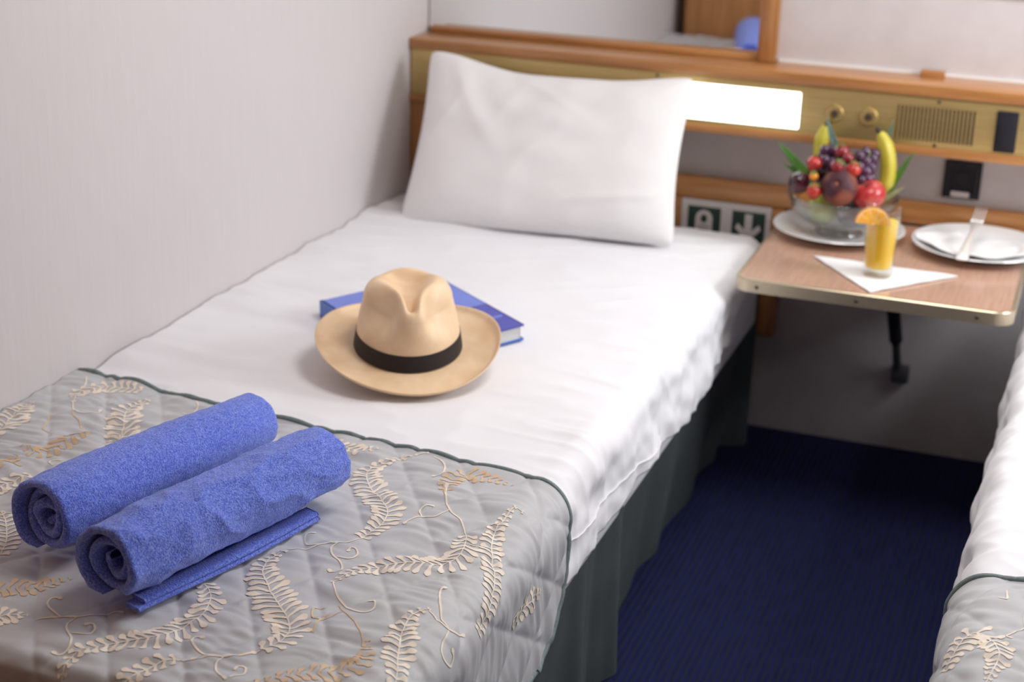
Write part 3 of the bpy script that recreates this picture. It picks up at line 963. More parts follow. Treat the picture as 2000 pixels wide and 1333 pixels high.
# ---------------------------------------------------------------- rolled towels
def make_towel(P1, P2, r, r2, label, seed, flap, turns=2.9, squash=.94, wob=.0, name='rolled_towel'):
    P1, P2 = np.array(P1), np.array(P2)
    ax_ = P2 - P1; L = np.linalg.norm(ax_); ax_ /= L
    side = np.cross(ax_, [0, 0, 1]); side /= np.linalg.norm(side)      # points to +x side
    upv = np.cross(side, ax_)
    h = .0062
    nth = 340
    th = np.linspace(0, 2 * PI * turns, nth)
    rin = .008
    ro = r - h
    rad = rin + (ro - rin) * (th / th[-1]) ** .9
    # outer end finishes underneath, towards the +x side
    ang = -PI * .56 - (th[-1] - th)
    # section loop around the ribbon: along the axis, round the end, back inside
    nl = 150
    vax = np.linspace(-L / 2 + .004, L / 2 - .004, nl)
    vloop, tloop = [], []
    for v_ in vax: vloop.append(v_); tloop.append(1.0)
    for k in range(1, 6):
        a = PI * k / 6; vloop.append(L / 2 - .004 + .0065 * math.sin(a)); tloop.append(math.cos(a))
    for v_ in vax[::-1]: vloop.append(v_); tloop.append(-1.0)
    for k in range(1, 6):
        a = PI * k / 6; vloop.append(-L / 2 + .004 - .0065 * math.sin(a)); tloop.append(-math.cos(a))
    vloop, tloop = np.array(vloop), np.array(tloop)
    TH, VL = np.meshgrid(th, vloop, indexing='ij')
    TL = np.broadcast_to(tloop, TH.shape)
    RAD = np.broadcast_to(rad[:, None], TH.shape)
    AN = np.broadcast_to(ang[:, None], TH.shape)
    # only the last turn carries the large wrinkles
    outer = sstep(th[-1] - 2 * PI, th[-1] - 1.6 * PI, TH)
    xx = VL / r
    wr = outer * (TL > 0) * (.0030 * perlin(VL * 9, AN * 1.1, seed) + wob * (1 - np.abs(perlin(VL * 7 + AN * .9, AN * .5 - VL * 9, seed + 1)) * 2.0).clip(0, 1) ** 1.5)
    wr = wr + .0012 * perlin(VL * 60, AN * 4, seed + 2) * (TL > 0)
    pinch = 1 - .06 * np.exp(-((np.abs(VL) - L / 2) / .03) ** 2)
    irr = 1 + .07 * perlin(TH * .55, 0 * TH, seed + 3) * (1 - outer)
    tail = sstep(th[-1] - .55, th[-1], TH)
    R = (RAD - h * 1.2 * tail) * irr + TL * h * (1 - .92 * tail) * (1 - .15 * (np.abs(VL) > L / 2)) + wr * (1 - tail)
    R = R * pinch * (1 + (r2 / r - 1) * (VL / L + .5))
    tele = .012 * perlin(TH * .35, 0 * TH, seed + 5) * (1 - outer) - .010 * (1 - outer)
    VV = VL + np.where(VL < 0, -tele, tele * .6)
    bx = R * np.cos(AN); bz = R * np.sin(AN)
    bz = np.where(bz < 0, bz * squash, bz * .98)
    P = (P1 + P2) / 2 + VV[..., None] * ax_ + bx[..., None] * side + bz[..., None] * upv
    V, F = grid(P, closed_v=True)
    o = fast(name, V, F, M_TOWEL)
    tag(o, label, 'towel', 'rolled blue towels on the bed runner')
    if flap:
        # loose double hem lying beside the roll
        for (w, z0, dd, t_) in ((flap, .0035, 0, .003), (flap * .72, .0095, .004, .003)):
            nn_ = 90
            a = np.linspace(-L / 2 + .012 + dd * 3, L / 2 - .06, nn_)
            wv = w + .004 * np.array([math.sin(x * 14 + seed) for x in a])
            cx_ = np.linspace(0, 1, 6)
            pts = []
            base = (P1 + P2) / 2 - upv * (r * squash)
            for i in range(nn_):
                prof = [(r * .25, t_ * 2.2), (r * .45 + wv[i] * .5, t_ * 1.8), (r * .5 + wv[i] * .9, t_ * 1.7), (r * .5 + wv[i] + .002, t_ * .6),
                        (r * .5 + wv[i] * .9, -.001), (r * .25, -.001)]
                pts.append([base + a[i] * ax_ + side * q[0] + upv * (q[1] + z0 - .002) for q in prof])
            V, F = grid(np.array(pts), closed_v=True)
            n0 = len(pts)
            F = list(map(list, F)) + [[0, 1, 2, 3, 4, 5][::-1], [(n0 - 1) * 6 + k for k in range(6)]]
            obj('loose_hem', (V, F), M_TOWEL, o)
    return o


make_towel((.352, -2.064, .598), (.437, -1.657, .588), .063, .051, 'rolled blue terry towel farther from the bed edge, spiral end showing', 3, 0)
make_towel((.497, -2.136, .598), (.599, -1.755, .594), .0615, .056, 'rolled blue terry towel nearer the bed edge, loose hem along its side', 8, .010,
           turns=2.4, wob=.0046)

# ================================================================ book
def make_book():
    BL = Vector((.231, -1.042, 0)); BR = Vector((.361, -.813, 0)); FR = Vector((.618, -1.009, 0))
    ex = (BR - BL); ly = (FR - BR)
    W, L = ex.length, ly.length
    ux, uy = ex.normalized(), ly.normalized()
    FL_ = BL + ly
    z0 = .5235
    ctr = (BL + FR) / 2
    t = thing('book', (ctr.x, ctr.y, z0), 'thick blue hardcover book lying on the white sheet under the hat', 'book')

    def slab(name, a0, a1, b0, b1, za, zb, m, bev=0.0008):
        # a: along BL->BR from spine side, b: along BR->FR
        bm = bmesh.new()
        vs = box(bm, 0, 1, 0, 1, 0, 1)
        for v in bm.verts:
            p = BL + ux * (a0 + (a1 - a0) * v.co.x) + uy * (b0 + (b1 - b0) * v.co.y)
            v.co = Vector((p.x, p.y, za + (zb - za) * v.co.z))
        bmesh.ops.bevel(bm, geom=list(bm.edges), offset=bev, segments=2, affect='EDGES')
        return obj(name, bm, m, t, auto=35)
    # the spine lies along BL -> hidden corner
    slab('pages', .003, W - .004, .004, L - .005, z0 + .0025, z0 + .0265, M_PAGES)
    slab('back_cover', 0, W, 0, L, z0, z0 + .0025, M_SPINE)
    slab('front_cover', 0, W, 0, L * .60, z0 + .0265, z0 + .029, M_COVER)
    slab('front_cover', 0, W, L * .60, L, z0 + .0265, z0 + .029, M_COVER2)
    slab('cover_glare', W * .05, W * .97, L * .80, L * .825, z0 + .0288, z0 + .0293, M_COVER, .0001)  # paler strip paints a line of glare onto the dark cover band
    slab('spine', -.0025, .003, 0, L, z0, z0 + .029, M_SPINE, .001)


make_book()


# ================================================================ hat
def make_hat():
    c = Vector((.482, -1.213, .563))
    root = thing('panama_hat', c, 'cream straw panama hat with dark ribbon on white sheet, resting on a blue book', 'hat')
    fr = Vector((.47, -.882, 0)).normalized()       # front of the hat
    rx = Vector((-fr.y, fr.x, 0)) * -1
    rx = fr.cross(Vector((0, 0, 1))).normalized() * -1
    tilt = Matrix.Rotation(math.radians(8), 3, rx)
    upv = Vector((0, 0, 1))
    # pick the tilt that lowers the front
    if (tilt @ fr).z > 0:
        tilt = Matrix.Rotation(math.radians(-8), 3, rx)
    Rm = np.array([list(tilt @ rx), list(tilt @ (-fr)), list(tilt @ upv)])   # rows: local x, y(back), z

    def W(P):
        return P @ Rm + np.array(c)
    n = 160
    ph = np.linspace(0, 2 * PI, n, endpoint=False)
    A, Bb = .090, .100
    T = np.r_[np.linspace(0, .62, 30), np.linspace(.635, 1.0, 52)]
    G = np.zeros((len(T), n, 3))
    H = .084
    for i, t in enumerate(T):
        if t <= .62:
            q = t / .62
            k = 1 - .11 * q ** 1.5; z = H * q
        else:
            a = (t - .62) / .38 * PI / 2
            k = .89 * math.cos(a) ** .80 if a < PI / 2 - 1e-6 else 0
            z = H + .043 * math.sin(a)
        G[i, :, 0] = A * k * np.cos(ph); G[i, :, 1] = Bb * k * np.sin(ph); G[i, :, 2] = z
    x, y, z = G[..., 0].copy(), G[..., 1].copy(), G[..., 2].copy()
    top = sstep(.080, .122, z)
    z = z + .002 * top * sstep(.0, .08, y)
    wdt = .012 + .027 * sstep(-.070, .030, y)
    dent = np.exp(-(np.abs(x) / wdt) ** 2.6) * sstep(-.092, -.050, y) * sstep(.080, .052, y)
    z = z - .033 * dent * top
    for sg in (-1, 1):
        d2 = ((x - sg * .058) / .036) ** 2 + ((y + .048) / .046) ** 2 + ((z - .092) / .036) ** 2
        g = np.exp(-d2)
        x = x - sg * .031 * g
        y = y + .006 * g
        z = z - .008 * g
    G = np.stack([x, y, z], -1)
    # brim
    RB = np.linspace(0, 1, 26)
    BR_ = np.zeros((len(RB), n, 3))
    for i, q in enumerate(RB):
        ax_, by_ = A + (.158 - A) * q, Bb + (.166 - Bb) * q
        lift = .003 + .004 * q ** 2 + .012 * sstep(.82, 1, q) ** 1.5 * (1.0 - .35 * np.sin(ph)) * .7 + .010 * q ** 2 * np.cos(2 * ph) \
            - .008 * q ** 2 * np.clip(-np.sin(ph), 0, 1) + .0025 * q * np.sin(3 * ph + 1)
        BR_[i, :, 0] = ax_ * np.cos(ph); BR_[i, :, 1] = by_ * np.sin(ph); BR_[i, :, 2] = lift - .003
    under = BR_[::-1].copy(); under[..., 2] -= .0024
    G[..., 2] += 0
    # one closed-ish shell: underside of brim in, top of brim out... then crown
    all_ = np.concatenate([under[:1] * 0 + under[-1:], under[::-1][1:], BR_[::-1], G[1:]], 0)
    V, F = grid(all_, closed_v=True)
    V = W(V)
    bm = bmesh.new()
    vs = [bm.verts.new(v) for v in V]
    for f in F: bm.faces.new([vs[k] for k in f])
    bmesh.ops.remove_doubles(bm, verts=bm.verts, dist=1e-6)
    obj('straw_body', bm, M_STRAW, root)
    # ribbon following the crown
    hb = .030
    rows = []
    for (k, z) in ((1.008, .001), (1.026, .002), (1.026 - .02, hb * .5), (1.026 - .046, hb), (1.0 - .046, hb), ):
        rows.append(np.stack([A * k * np.cos(ph) * 1.004, Bb * k * np.sin(ph) * 1.004, np.full(n, z)], -1))
    V, F = grid(np.array(rows), closed_v=True)
    bm = bmesh.new(); Vw = W(V)
    vs = [bm.verts.new(v) for v in Vw]
    for f in F: bm.faces.new([vs[k] for k in f])
    rb = obj('ribbon', bm, M_BAND, root, auto=60)


make_hat()

# ================================================================ things on the table
TT = .5515
PLATE = [(0, .006), (.060, .006), (.078, .0075), (.088, .013), (.112, .0185), (.139, .0225), (.1405, .0205), (.112, .0150),
         (.086, .0085), (.078, 0), (.062, 0), (.060, .0015), (0, .0015)]


def plate(x, y, label):
    o = obj('plate', lathe([(r, z + TT) for r, z in PLATE], (x, y, 0), 72), M_PORC, auto=60)
    return tag(o, label, 'plate', 'white dinner plates on the table')


plate(1.040, -.185, 'round white plate under the glass fruit bowl')
plate(1.335, -.185, 'round white plate at the right holding napkin and fork')

# glass fruit bowl
BC = (1.043, -.19, TT + .0065)
fl = lambda th, z: .022 * np.abs(np.sin(th * 12)) * float(np.clip((z - .565) / .02, 0, 1)) * float(np.clip((.632 - z) / .03, 0, 1))
z0 = BC[2]
prof_o = [(0, z0 + .002), (.040, z0 + .001), (.052, z0), (.053, z0 + .005), (.043, z0 + .013), (.050, z0 + .017), (.072, z0 + .026),
          (.092, z0 + .041), (.108, z0 + .060), (.1165, z0 + .080), (.1185, z0 + .086), (.1165, z0 + .088), (.1135, z0 + .084),
          (.105, z0 + .063), (.089, z0 + .045), (.069, z0 + .031), (.046, z0 + .022), (0, z0 + .019)]
tag(obj('fruit_bowl', lathe(prof_o, (BC[0], BC[1], 0), 96, flute=fl), M_GLASS, auto=70),
    'clear glass footed bowl heaped with fruit on a white plate', 'bowl')


def fruit_mat(name, c1, c2, nscale=18, rough=.35, ramp=(.35, .65), coat=.2, scale=(1, 1, 1)):
    return mat(name, c1, rough, color2=c2, nscale=nscale, ramp=ramp, scale=scale, inp={'Coat Weight': coat, 'Coat Roughness': .12,
               'Subsurface Weight': .08, 'Subsurface Radius': (.01, .004, .003), 'Subsurface Scale': .3})


M_PEACH = fruit_mat('peach_skin', (.055, .008, .018), (.50, .15, .07), 16, .6, (.45, .75), 0.0)
M_SCAR = mat('peach_scar', (.30, .11, .05), .8, color2=(.38, .15, .07), nscale=90)
M_APPLER = fruit_mat('red_apple_skin', (.48, .03, .035), (.72, .25, .18), 30, .25, (.45, .8))
M_APPLEG = fruit_mat('green_apple_skin', (.36, .40, .05), (.50, .52, .12), 30, .3)
M_PLUM = fruit_mat('plum_skin', (.028, .004, .014), (.10, .008, .03), 30, .2, coat=.5)
M_GRAPE = fruit_mat('grape_skin', (.035, .014, .045), (.11, .03, .09), 60, .18, coat=.5)
M_BERRY = fruit_mat('strawberry_skin', (.42, .018, .018), (.58, .05, .03), 140, .3, coat=.3)
M_BERRYD = fruit_mat('dark_berry_skin', (.20, .008, .02), (.34, .02, .03), 140, .3, coat=.3)
M_ORNG = fruit_mat('orange_peel', (.75, .26, .02), (.85, .34, .04), 60, .4)
M_BAN = fruit_mat('banana_skin', (.42, .38, .03), (.66, .56, .07), 12, .4, scale=(1, 1, .5))
M_BANT = mat('banana_tip', (.05, .035, .02), .7, color2=(.09, .06, .03), nscale=90)
M_GREEN = mat('leaf_green', (.05, .17, .02), .4, color2=(.11, .28, .04), nscale=30, scale=(1, 1, .3))
M_GREENB = mat('leaf_blue_green', (.11, .19, .17), .35, color2=(.20, .30, .27), nscale=40)
M_GREENP = mat('leaf_pale_green', (.30, .36, .14), .45, color2=(.42, .46, .24), nscale=40)
M_STEMG = mat('green_stem', (.16, .2, .05), .6, color2=(.22, .26, .08), nscale=90)
M_STEMB = mat('brown_stem', (.10, .06, .03), .8, color2=(.16, .10, .05), nscale=90)


def round_fruit(name, c, r, m, axis, label, cat, kind='plain', group=None, stem=None):
    root = thing(name, (c[0], c[1], c[2] - r), label, cat, group)
    pr = []
    N = 26
    for i in range(N + 1):
        a = PI * i / N
        rr = math.sin(a); zz = -math.cos(a)
        if kind == 'apple':
            zz *= .90
            zz -= .30 * math.exp(-((rr) / .30) ** 2) * (1 if zz > 0 else -.55)
            rr *= 1 + .05 * zz
        elif kind == 'peach':
            zz *= .93
            zz -= .16 * math.exp(-(rr / .22) ** 2) * (1 if zz > 0 else 0)
        elif kind == 'plum':
            zz *= 1.08
            zz -= .08 * math.exp(-(rr / .2) ** 2) * (1 if zz > 0 else 0)
        elif kind == 'berry':
            zz = zz * 1.15
            rr *= (1 - .35 * (-zz * .5 + .0)) if zz < 0 else 1
            rr *= .5 + .5 * min(1, (zz + 1.15) / 1.3) ** .7 if zz < .2 else 1
        pr.append((max(0, rr) * r, zz * r))
    fl_ = None
    if kind in ('peach', 'plum'):
        fl_ = lambda th, z: -.07 * np.exp(-((np.abs(th - 1.9)) / .16) ** 2)
    obj('flesh' if kind != 'berry' else 'berry', lathe(pr, c, 40, axis=axis, flute=fl_), m, root)
    A_ = Vector(axis).normalized()
    C_ = Vector(c)
    if stem == 'stem':
        obj('stem', tube([C_ + A_ * r * .62, C_ + A_ * r * 1.0, C_ + A_ * r * 1.18 + Vector((.002, 0, .001))], [.0016, .0014, .0019], 7), M_STEMB, root)
    if stem == 'scar':
        obj('stem_scar', lathe([(0, -.001), (.0045, -.0005), (.004, .0012), (0, .0016)], C_ + A_ * r * .79, 12, axis=axis), M_SCAR, root)
    if stem == 'calyx':
        V, F = [], []
        q = Vector((0, 0, 1)).rotation_difference(A_).to_matrix()
        for k in range(7):
            a = 2 * PI * k / 7
            d = Vector((math.cos(a), math.sin(a), 0)); s_ = Vector((-math.sin(a), math.cos(a), 0))
            b0 = len(V)
            for (l, w, hz) in ((.0, .25, 1.02), (.35, .22, 1.06), (.7, .14, 1.10), (1.0, .01, 1.20)):
                V += [C_ + q @ ((d * l * .8 + s_ * w + Vector((0, 0, hz))) * r), C_ + q @ ((d * l * .8 - s_ * w + Vector((0, 0, hz))) * r)]
            for j in range(3):
                F.append((b0 + 2 * j, b0 + 2 * j + 1, b0 + 2 * j + 3, b0 + 2 * j + 2))
        obj('calyx', (V, F), M_GREEN, root)
    return root


round_fruit('peach', (1.046, -.272, .678), .0385, M_PEACH, (-.1, -.85, .45), 'big dark red peach at the front of the fruit bowl', 'peach', 'peach', stem='scar')
round_fruit('red_apple', (1.106, -.250, .664), .0345, M_APPLER, (-.35, -.35, .85), 'bright red apple beside the peach, behind the orange slice', 'apple', 'apple', stem='stem')
round_fruit('green_apple', (1.008, -.222, .6145), .034, M_APPLEG, (.3, -.2, .9), 'yellow-green apple low in the glass bowl', 'apple', 'apple', stem='stem')
round_fruit('plum', (.957, -.245, .672), .0225, M_PLUM, (-.2, -.3, .9), 'dark purple plum at the left rim of the bowl', 'plum', 'plum')
round_fruit('plum', (.985, -.195, .676), .0225, M_PLUM, (.3, -.2, .9), 'dark plum tucked behind the left rim plum', 'plum', 'plum')
round_fruit('plum', (1.068, -.235, .612), .027, M_PLUM, (0, -.5, .8), 'dark red plum low in the bowl beside the green apple', 'plum', 'plum')
round_fruit('plum', (1.060, -.160, .645), .028, M_PLUM, (0, -.2, .9), 'dark plum hidden in the middle of the fruit heap', 'plum', 'plum')
round_fruit('orange', (.975, -.165, .634), .032, M_ORNG, (0, 0, 1), 'orange at the left back inside the glass bowl', 'orange', 'plain')
round_fruit('strawberry', (.996, -.285, .665), .0165, M_BERRY, (.1, -.25, .9), 'glossy red strawberry at the front left of the bowl', 'strawberry', 'berry', stem='calyx')
round_fruit('cape_gooseberry', (.990, -.268, .6945), .0095, M_ORNG, (0, -.3, .9), 'tiny orange berry between plum and peach', 'berry', 'plain', stem='calyx')
round_fruit('strawberry', (.983, -.235, .712), .0165, M_BERRY, (.3, .2, .9), 'red strawberry above the left plums', 'strawberry', 'berry', stem='calyx')
round_fruit('strawberry', (1.036, -.215, .738), .0165, M_BERRYD, (-.2, -.2, .9), 'dark red strawberry at the very top of the fruit heap', 'strawberry', 'berry', stem='calyx')
round_fruit('strawberry', (1.052, -.240, .733), .0130, M_BERRYD, (.7, .1, .6), 'small dark strawberry below the topmost one', 'strawberry', 'berry', stem='calyx')
round_fruit('strawberry', (1.035, -.262, .717), .0150, M_BERRYD, (.4, -.2, .8), 'dark strawberry directly above the peach', 'strawberry', 'berry', stem='calyx')
round_fruit('strawberry', (1.068, -.255, .712), .0165, M_BERRY, (.2, -.1, .9), 'red strawberry right above the peach with green calyx', 'strawberry', 'berry', stem='calyx')


def grapes(name, pts, label, group):
    cx_ = sum(p[0] for p in pts) / len(pts); cy2 = sum(p[1] for p in pts) / len(pts); cz_ = min(p[2] for p in pts)
    root = thing(name, (cx_, cy2, cz_), label, 'grapes', group)
    first = None
    for i, p in enumerate(pts):
        r = .0112 + .0012 * rng.random()
        if first is None:
            first = obj('grape', lathe([(math.sin(PI * k / 12) * .0118, -math.cos(PI * k / 12) * .0128) for k in range(13)], (0, 0, 0), 20), M_GRAPE)
            first.parent = root
            g = first
        else:
            g = first.copy(); COL.objects.link(g); g.parent = root
        g.location = Vector(p) - root.location
        g.rotation_euler = (rng.random(), rng.random(), rng.random())
        g.scale = (r / .0118,) * 3
    c3 = sum((Vector(p) for p in pts), Vector()) / len(pts)
    obj('stalk', tube([c3 + Vector((0, 0, -.01)), c3 + Vector((.003, 0, .014)), c3 + Vector((.004, .004, .030))], [.0018, .0015, .002], 6), M_STEMG, root)
    return root


grapes('grape_bunch', [(.998, -.205, .738), (1.016, -.200, .738), (1.004, -.228, .722), (1.021, -.232, .719), (1.010, -.180, .722),
                       (.992, -.185, .720), (1.012, -.215, .704), (1.030, -.190, .724), (.998, -.210, .702), (1.022, -.17, .706)],
       'purple grapes with blue sheen on the left top of the heap', 'grape bunches on the fruit')
grapes('grape_bunch', [(1.082, -.200, .742), (1.098, -.195, .728), (1.088, -.222, .727), (1.099, -.212, .712), (1.074, -.225, .738),
                       (1.092, -.235, .708), (1.100, -.188, .737), (1.078, -.240, .718), (1.096, -.234, .694), (1.099, -.205, .690),
                       (1.085, -.245, .692), (1.070, -.200, .722), (1.095, -.18, .71), (1.084, -.19, .70)],
       'purple grapes on the right top beside the banana', 'grape bunches on the fruit')


def banana(pts, r, label):
    C_ = catmull(pts, .006)
    n = len(C_)
    u = np.linspace(0, 1, n)
    rad = r * np.clip(np.minimum(1, .42 + 2.4 * u) * np.minimum(1, .30 + 5 * (1 - u)), .2, 1)
    rad[u < .07] = r * .33
    root = thing('banana', tuple(C_[-1]), label, 'banana', 'bananas in the bowl')
    P = []
    tp = None
    for i in range(n):
        t = C_[min(i + 1, n - 1)] - C_[max(i - 1, 0)]; t /= np.linalg.norm(t)
        s_ = np.cross(t, [0, 1, 0]); s_ /= np.linalg.norm(s_); b = np.cross(t, s_)
        ring = []
        for k in range(20):
            a = 2 * PI * k / 20
            rr = rad[i] * (1 + .055 * math.cos(5 * a))
            ring.append(C_[i] + rr * (s_ * math.cos(a) + b * math.sin(a)))
        P.append(ring)
    V, F = grid(np.array(P), closed_v=True)
    F = list(map(list, F)) + [list(range(20))[::-1], [(n - 1) * 20 + k for k in range(20)]]
    obj('peel', (V, F), M_BAN, root)
    obj('tip', tube([tuple(C_[0] + (C_[0] - C_[1]) * .9), tuple(C_[1])], [r * .36, r * .40], 10), M_BANT, root)


banana([(.989, -.140, .782), (.981, -.140, .760), (.978, -.145, .725), (.986, -.155, .685), (1.004, -.165, .65)], .0150,
       'yellow-green banana standing at the back left of the bowl')
banana([(1.101, -.175, .787), (1.113, -.175, .765), (1.125, -.178, .735), (1.131, -.183, .700), (1.126, -.190, .655)], .0165,
       'larger yellow banana standing at the right of the bowl')


def blade(base, tip, w, m, label, sag=0.0, twist=0.0, name='pointed_leaf'):
    b, t = Vector(base), Vector(tip)
    d = (t - b); L = d.length; d.normalize()
    view = Vector((math.sin(twist), -math.cos(twist), .25)).normalized()
    s_ = d.cross(view).normalized(); nrm = s_.cross(d)
    V = []; N = 12
    for lay in (0, -1):
        for i in range(N + 1):
            u = i / N
            ww = w * (.75 + .6 * u - 1.35 * u * u) if u < .999 else 0
            ww = max(ww, .0002)
            c = b + d * L * u + nrm * (-sag * u * u) + nrm * lay * .0012 * (1 - u * .7)
            for k in (-1, -.5, 0, .5, 1):
                V.append(c + s_ * ww * k * .5 + nrm * abs(k) * ww * .18)
    F = []
    st_ = (N + 1) * 5
    for i in range(N):
        for k in range(4):
            a = i * 5 + k
            F.append((a, a + 1, a + 6, a + 5)); F.append((st_ + a + 5, st_ + a + 6, st_ + a + 1, st_ + a))
        F.append((i * 5, i * 5 + 5, st_ + i * 5 + 5, st_ + i * 5)); F.append((i * 5 + 4, st_ + i * 5 + 4, st_ + i * 5 + 9, i * 5 + 9))
    for k in range(4):
        F.append((k, st_ + k, st_ + k + 1, k + 1)); a = N * 5 + k; F.append((a, a + 1, st_ + a + 1, st_ + a))
    o = obj(name, (V, F), m)
    return tag(o, label, 'leaf', 'pointed leaves round the fruit')


blade((.972, -.195, .670), (.896, -.200, .744), .026, M_GREEN, 'green pointed leaf leaning out at the left of the bowl', .006)
blade((.962, -.190, .672), (.909, -.195, .697), .016, M_GREEN, 'short light green leaf below the big left leaf', .003)
blade((1.028, -.160, .700), (.990, -.180, .804), .022, M_GREENB, 'blue-green leaf rising beside the left banana', .004)
blade((1.112, -.150, .720), (1.128, -.165, .808), .018, M_GREENB, 'blue-green leaf tip behind the right banana', .0)
blade((1.128, -.175, .645), (1.180, -.195, .752), .020, M_GREEN, 'long green leaf leaning right of the banana', .006)
blade((1.122, -.205, .640), (1.170, -.215, .680), .016, M_GREENP, 'pale green leaf low on the right side of bowl', .003)

# napkin under the tumbler
def cloth_tri(pts, z, name, label, m, t=.0022, lift=0.0):
    n = 24
    a, b, c = [np.array(p, float) for p in pts]
    V, idx, F = [], {}, []
    for i in range(n + 1):
        for j in range(n + 1 - i):
            u, v = i / n, j / n
            p = a * (1 - u - v) + b * u + c * v
            e = min(u, v, 1 - u - v)
            h = lift * (1 - min(1, e * 5)) ** 2 + .0012 * float(perlin(p[0] * 25, p[1] * 25, 77)) + .0012
            idx[i, j] = len(V); V.append((p[0], p[1], z + t + h))
    m0 = len(V)
    V += [(p[0], p[1], p[2] - t) for p in V]
    for i in range(n):
        for j in range(n - i):
            f = (idx[i, j], idx[i + 1, j], idx[i, j + 1]); F.append(f); F.append(tuple(m0 + k for k in f[::-1]))
            if i + j < n - 1:
                f = (idx[i + 1, j], idx[i + 1, j + 1], idx[i, j + 1]); F.append(f); F.append(tuple(m0 + k for k in f[::-1]))
    bd = [idx[i, 0] for i in range(n + 1)] + [idx[n - j, j] for j in range(1, n + 1)] + [idx[0, j] for j in range(n - 1, 0, -1)]
    for p, q in zip(bd, bd[1:] + bd[:1]): F.append((p, q, m0 + q, m0 + p))
    return tag(obj(name, (V, F), m, auto=50), label, 'napkin')


cloth_tri([(1.020, -.366), (1.165, -.556), (1.312, -.378)], TT - .0008, 'paper_napkin', 'white napkin folded to a triangle under the juice glass', M_NAP)


# napkin draped over the right plate
def plate_napkin():
    n, k = 60, 26
    P = np.zeros((n, k, 3))
    for i in range(n):
        u = i / (n - 1)
        x = 1.205 + (1.455 - 1.205) * u
        yf = -.212 - .105 * math.sin(PI * min(1, u * 1.02)) ** .8 + .004 * math.sin(u * 20)
        yb = -.188 + .085 * math.sin(PI * min(1, u)) ** 1.1 * (1 + .25 * math.sin(u * 9))
        for j in range(k):
            v = j / (k - 1)
            y = yf + (yb - yf) * v
            rr = math.hypot(x - 1.335, y + .185)
            z = TT + float(np.interp(rr, [0, .078, .088, .112, .139, .16], [.0075, .0085, .0145, .020, .0245, .026]))
            z += .0035 + .0022 * float(perlin(x * 22, y * 22, 5)) + .004 * math.exp(-(v / .10) ** 2) * math.sin(u * 9) ** 2
            P[i, j] = (x, y, z)
    Q = P.copy(); Q[..., 2] -= .0020
    V1, F1 = grid(P); V2, F2 = grid(Q)
    N = len(V1)
    F = [tuple(f) for f in F1] + [tuple(N + q for q in f[::-1]) for f in F2]
    bd = [i * k for i in range(n)] + [(n - 1) * k + j for j in range(1, k)] + [i * k + k - 1 for i in range(n - 2, -1, -1)] + [j for j in range(k - 2, 0, -1)]
    for p, q in zip(bd, bd[1:] + bd[:1]): F.append((p, q, N + q, N + p))
    tag(obj('paper_napkin', (list(V1) + list(V2), F), M_NAP, auto=60), 'white folded napkin spread across the right plate', 'napkin')


plate_napkin()


def make_fork():
    A0 = Vector((1.312, -.335, .5745)); A1 = Vector((1.326, -.120, .6235))
    d = A1 - A0; L = d.length; d.normalize()
    s_ = d.cross(Vector((0, 0, 1))).normalized(); nn_ = s_.cross(d)
    root = thing('fork', tuple(A0), 'shiny four-tined fork lying on the napkin of the right plate', 'fork')
    # handle and shoulder
    prof = [(0, .0115, 0), (.04, .0125, .001), (.15, .0105, .002), (.35, .0065, .0045), (.52, .0045, .006), (.60, .0060, .006),
            (.66, .0115, .0045), (.72, .0130, .0035), (.745, .0130, .003)]
    V = []
    for (u, w, h) in prof:
        c = A0 + d * L * u + nn_ * h
        for (k, tz) in ((-1, 0), (-.6, .0014), (.6, .0014), (1, 0), (.6, -.0014), (-.6, -.0014)):
            V.append(c + s_ * w * k + nn_ * tz)
    F = []
    for i in range(len(prof) - 1):
        for k in range(6):
            F.append((i * 6 + k, i * 6 + (k + 1) % 6, i * 6 + 6 + (k + 1) % 6, i * 6 + 6 + k))
    F.append(tuple(range(6))[::-1]); F.append(tuple((len(prof) - 1) * 6 + k for k in range(6)))
    obj('handle', (V, F), M_CUTLERY, root, auto=50)
    for k in range(4):
        off = (k - 1.5) * .0069
        pts = [A0 + d * L * u + nn_ * h + s_ * off * (1 - .06 * (u - .7)) for (u, h) in ((.735, .0030), (.80, .0022), (.88, .003), (.95, .0055), (1.0, .0085))]
        obj('tine', tube(pts, [.0025, .0022, .0020, .0017, .0008], 8), M_CUTLERY, root)


make_fork()

# tumbler of orange juice
GX, GY, GZ = 1.162, -.447, TT + .0042
gl = thing('juice_glass', (GX, GY, GZ), 'tall clear glass of orange juice standing on a folded white napkin', 'glass')
r_at = lambda q: .0285 + .0068 * q
GH = .137
po = [(0, GZ), (.0268, GZ), (.0282, GZ + .0015)] + [(r_at(k / 12), GZ + .004 + (GH - .004) * k / 12) for k in range(13)] + \
     [(r_at(1) - .0008, GZ + GH + .0008), (r_at(1) - .0019, GZ + GH)] + \
     [(r_at(k / 12) - .0020, GZ + .004 + (GH - .004) * k / 12) for k in range(11, 1, -1)] + [(.0245, GZ + .0155), (.018, GZ + .0135), (0, GZ + .0135)]
obj('tumbler', lathe(po, (GX, GY, 0), 56), M_TUMB, gl, auto=60)
M_JUICE = mat('orange_juice', (1.0, .58, .03), .35, color2=(1.0, .64, .05), nscale=30,
              inp={'Subsurface Weight': .9, 'Subsurface Radius': (.9, .45, .08), 'Subsurface Scale': .02, 'Coat Weight': .3})
zt = GZ + .112
pj = [(0, GZ + .0142), (.018, GZ + .0142), (.0240, GZ + .0165)] + [(r_at(q) - .0024, GZ + .004 + (GH - .004) * q) for q in np.linspace(.14, .80, 12)]
zt = pj[-1][1]
pj += [(pj[-1][0] - .0015, zt - .0004), (0, zt - .0006)]
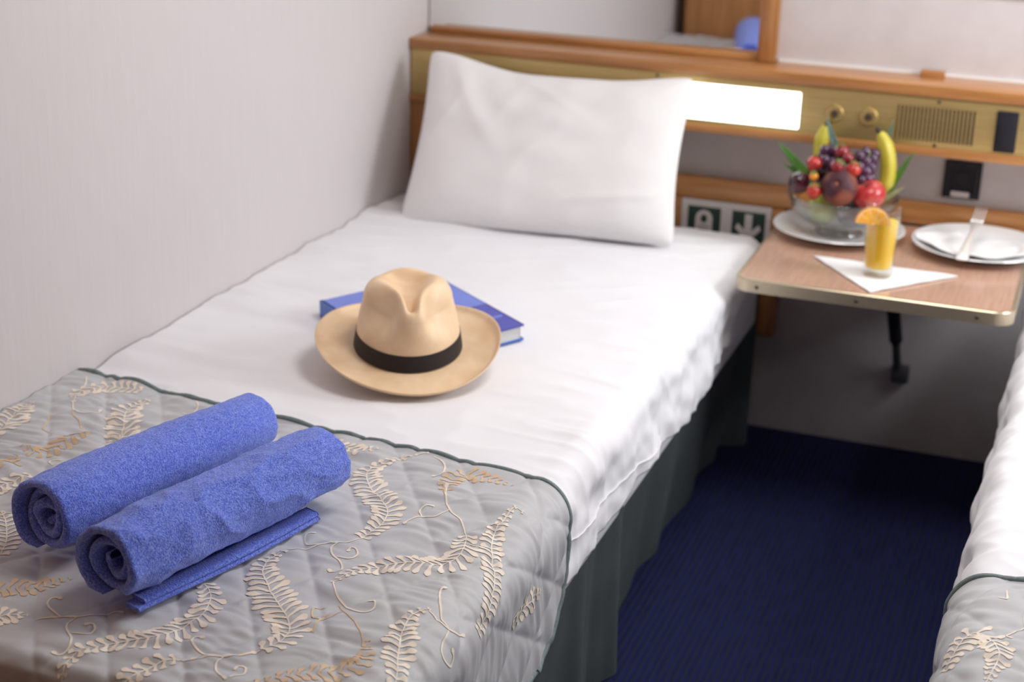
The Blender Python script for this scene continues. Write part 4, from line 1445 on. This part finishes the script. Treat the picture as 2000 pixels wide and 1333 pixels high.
obj('juice', lathe(pj, (GX, GY, 0), 48), M_JUICE, gl, auto=50)

# orange half-slice on the rim
sl = thing('orange_slice', (1.148, -.468, .668), 'half slice of orange stuck on the rim of the juice glass', 'orange slice')
M_FLESH = mat('orange_flesh', (1.0, .38, .04), .3, color2=(1.0, .50, .08), nscale=120, inp={'Subsurface Weight': .6,
              'Subsurface Radius': (.6, .3, .05), 'Subsurface Scale': .01, 'Coat Weight': .3})
M_PITH = mat('orange_pith', (.92, .66, .32), .6, color2=(.95, .72, .40), nscale=90)
SC = Vector((1.147, -.480, .6660)); SR = .0345
face = Vector((.30, -.93, .18)).normalized()
sx_ = Vector((0, 0, 1)).cross(face).normalized()
su = face.cross(sx_).normalized()
roll = math.radians(-4)
sx2 = sx_ * math.cos(roll) + su * math.sin(roll); su2 = su * math.cos(roll) - sx_ * math.sin(roll)


def slice_part(name, r0, r1, a0, a1, t, m, n=28, parent=sl):
    bm = bmesh.new()
    outl = [(r1 * math.cos(a), r1 * math.sin(a)) for a in np.linspace(a0, a1, n)]
    inn = [(r0 * math.cos(a), r0 * math.sin(a)) for a in np.linspace(a1, a0, n)] if r0 > 0 else [(0, 0)]
    pts = outl + inn
    v0 = [bm.verts.new(SC + sx2 * p[0] + su2 * p[1] + face * t / 2) for p in pts]
    v1 = [bm.verts.new(SC + sx2 * p[0] + su2 * p[1] - face * t / 2) for p in pts]
    N = len(pts)
    for k in range(N): bm.faces.new((v0[k], v0[(k + 1) % N], v1[(k + 1) % N], v1[k]))
    bm.faces.new(v0); bm.faces.new(v1[::-1])
    bmesh.ops.triangulate(bm, faces=[f for f in bm.faces if len(f.verts) > 4])
    return obj(name, bm, m, parent, smooth=False)


slice_part('peel', SR - .0018, SR, 0, PI, .0072, M_ORNG)
slice_part('pith', .0, SR - .0018, 0, PI, .0064, M_PITH)
for k in range(5):
    a0, a1 = PI * k / 5 + .035, PI * (k + 1) / 5 - .035
    slice_part('segment', .0030, SR - .0042, a0, a1, .0072, M_FLESH, 8)
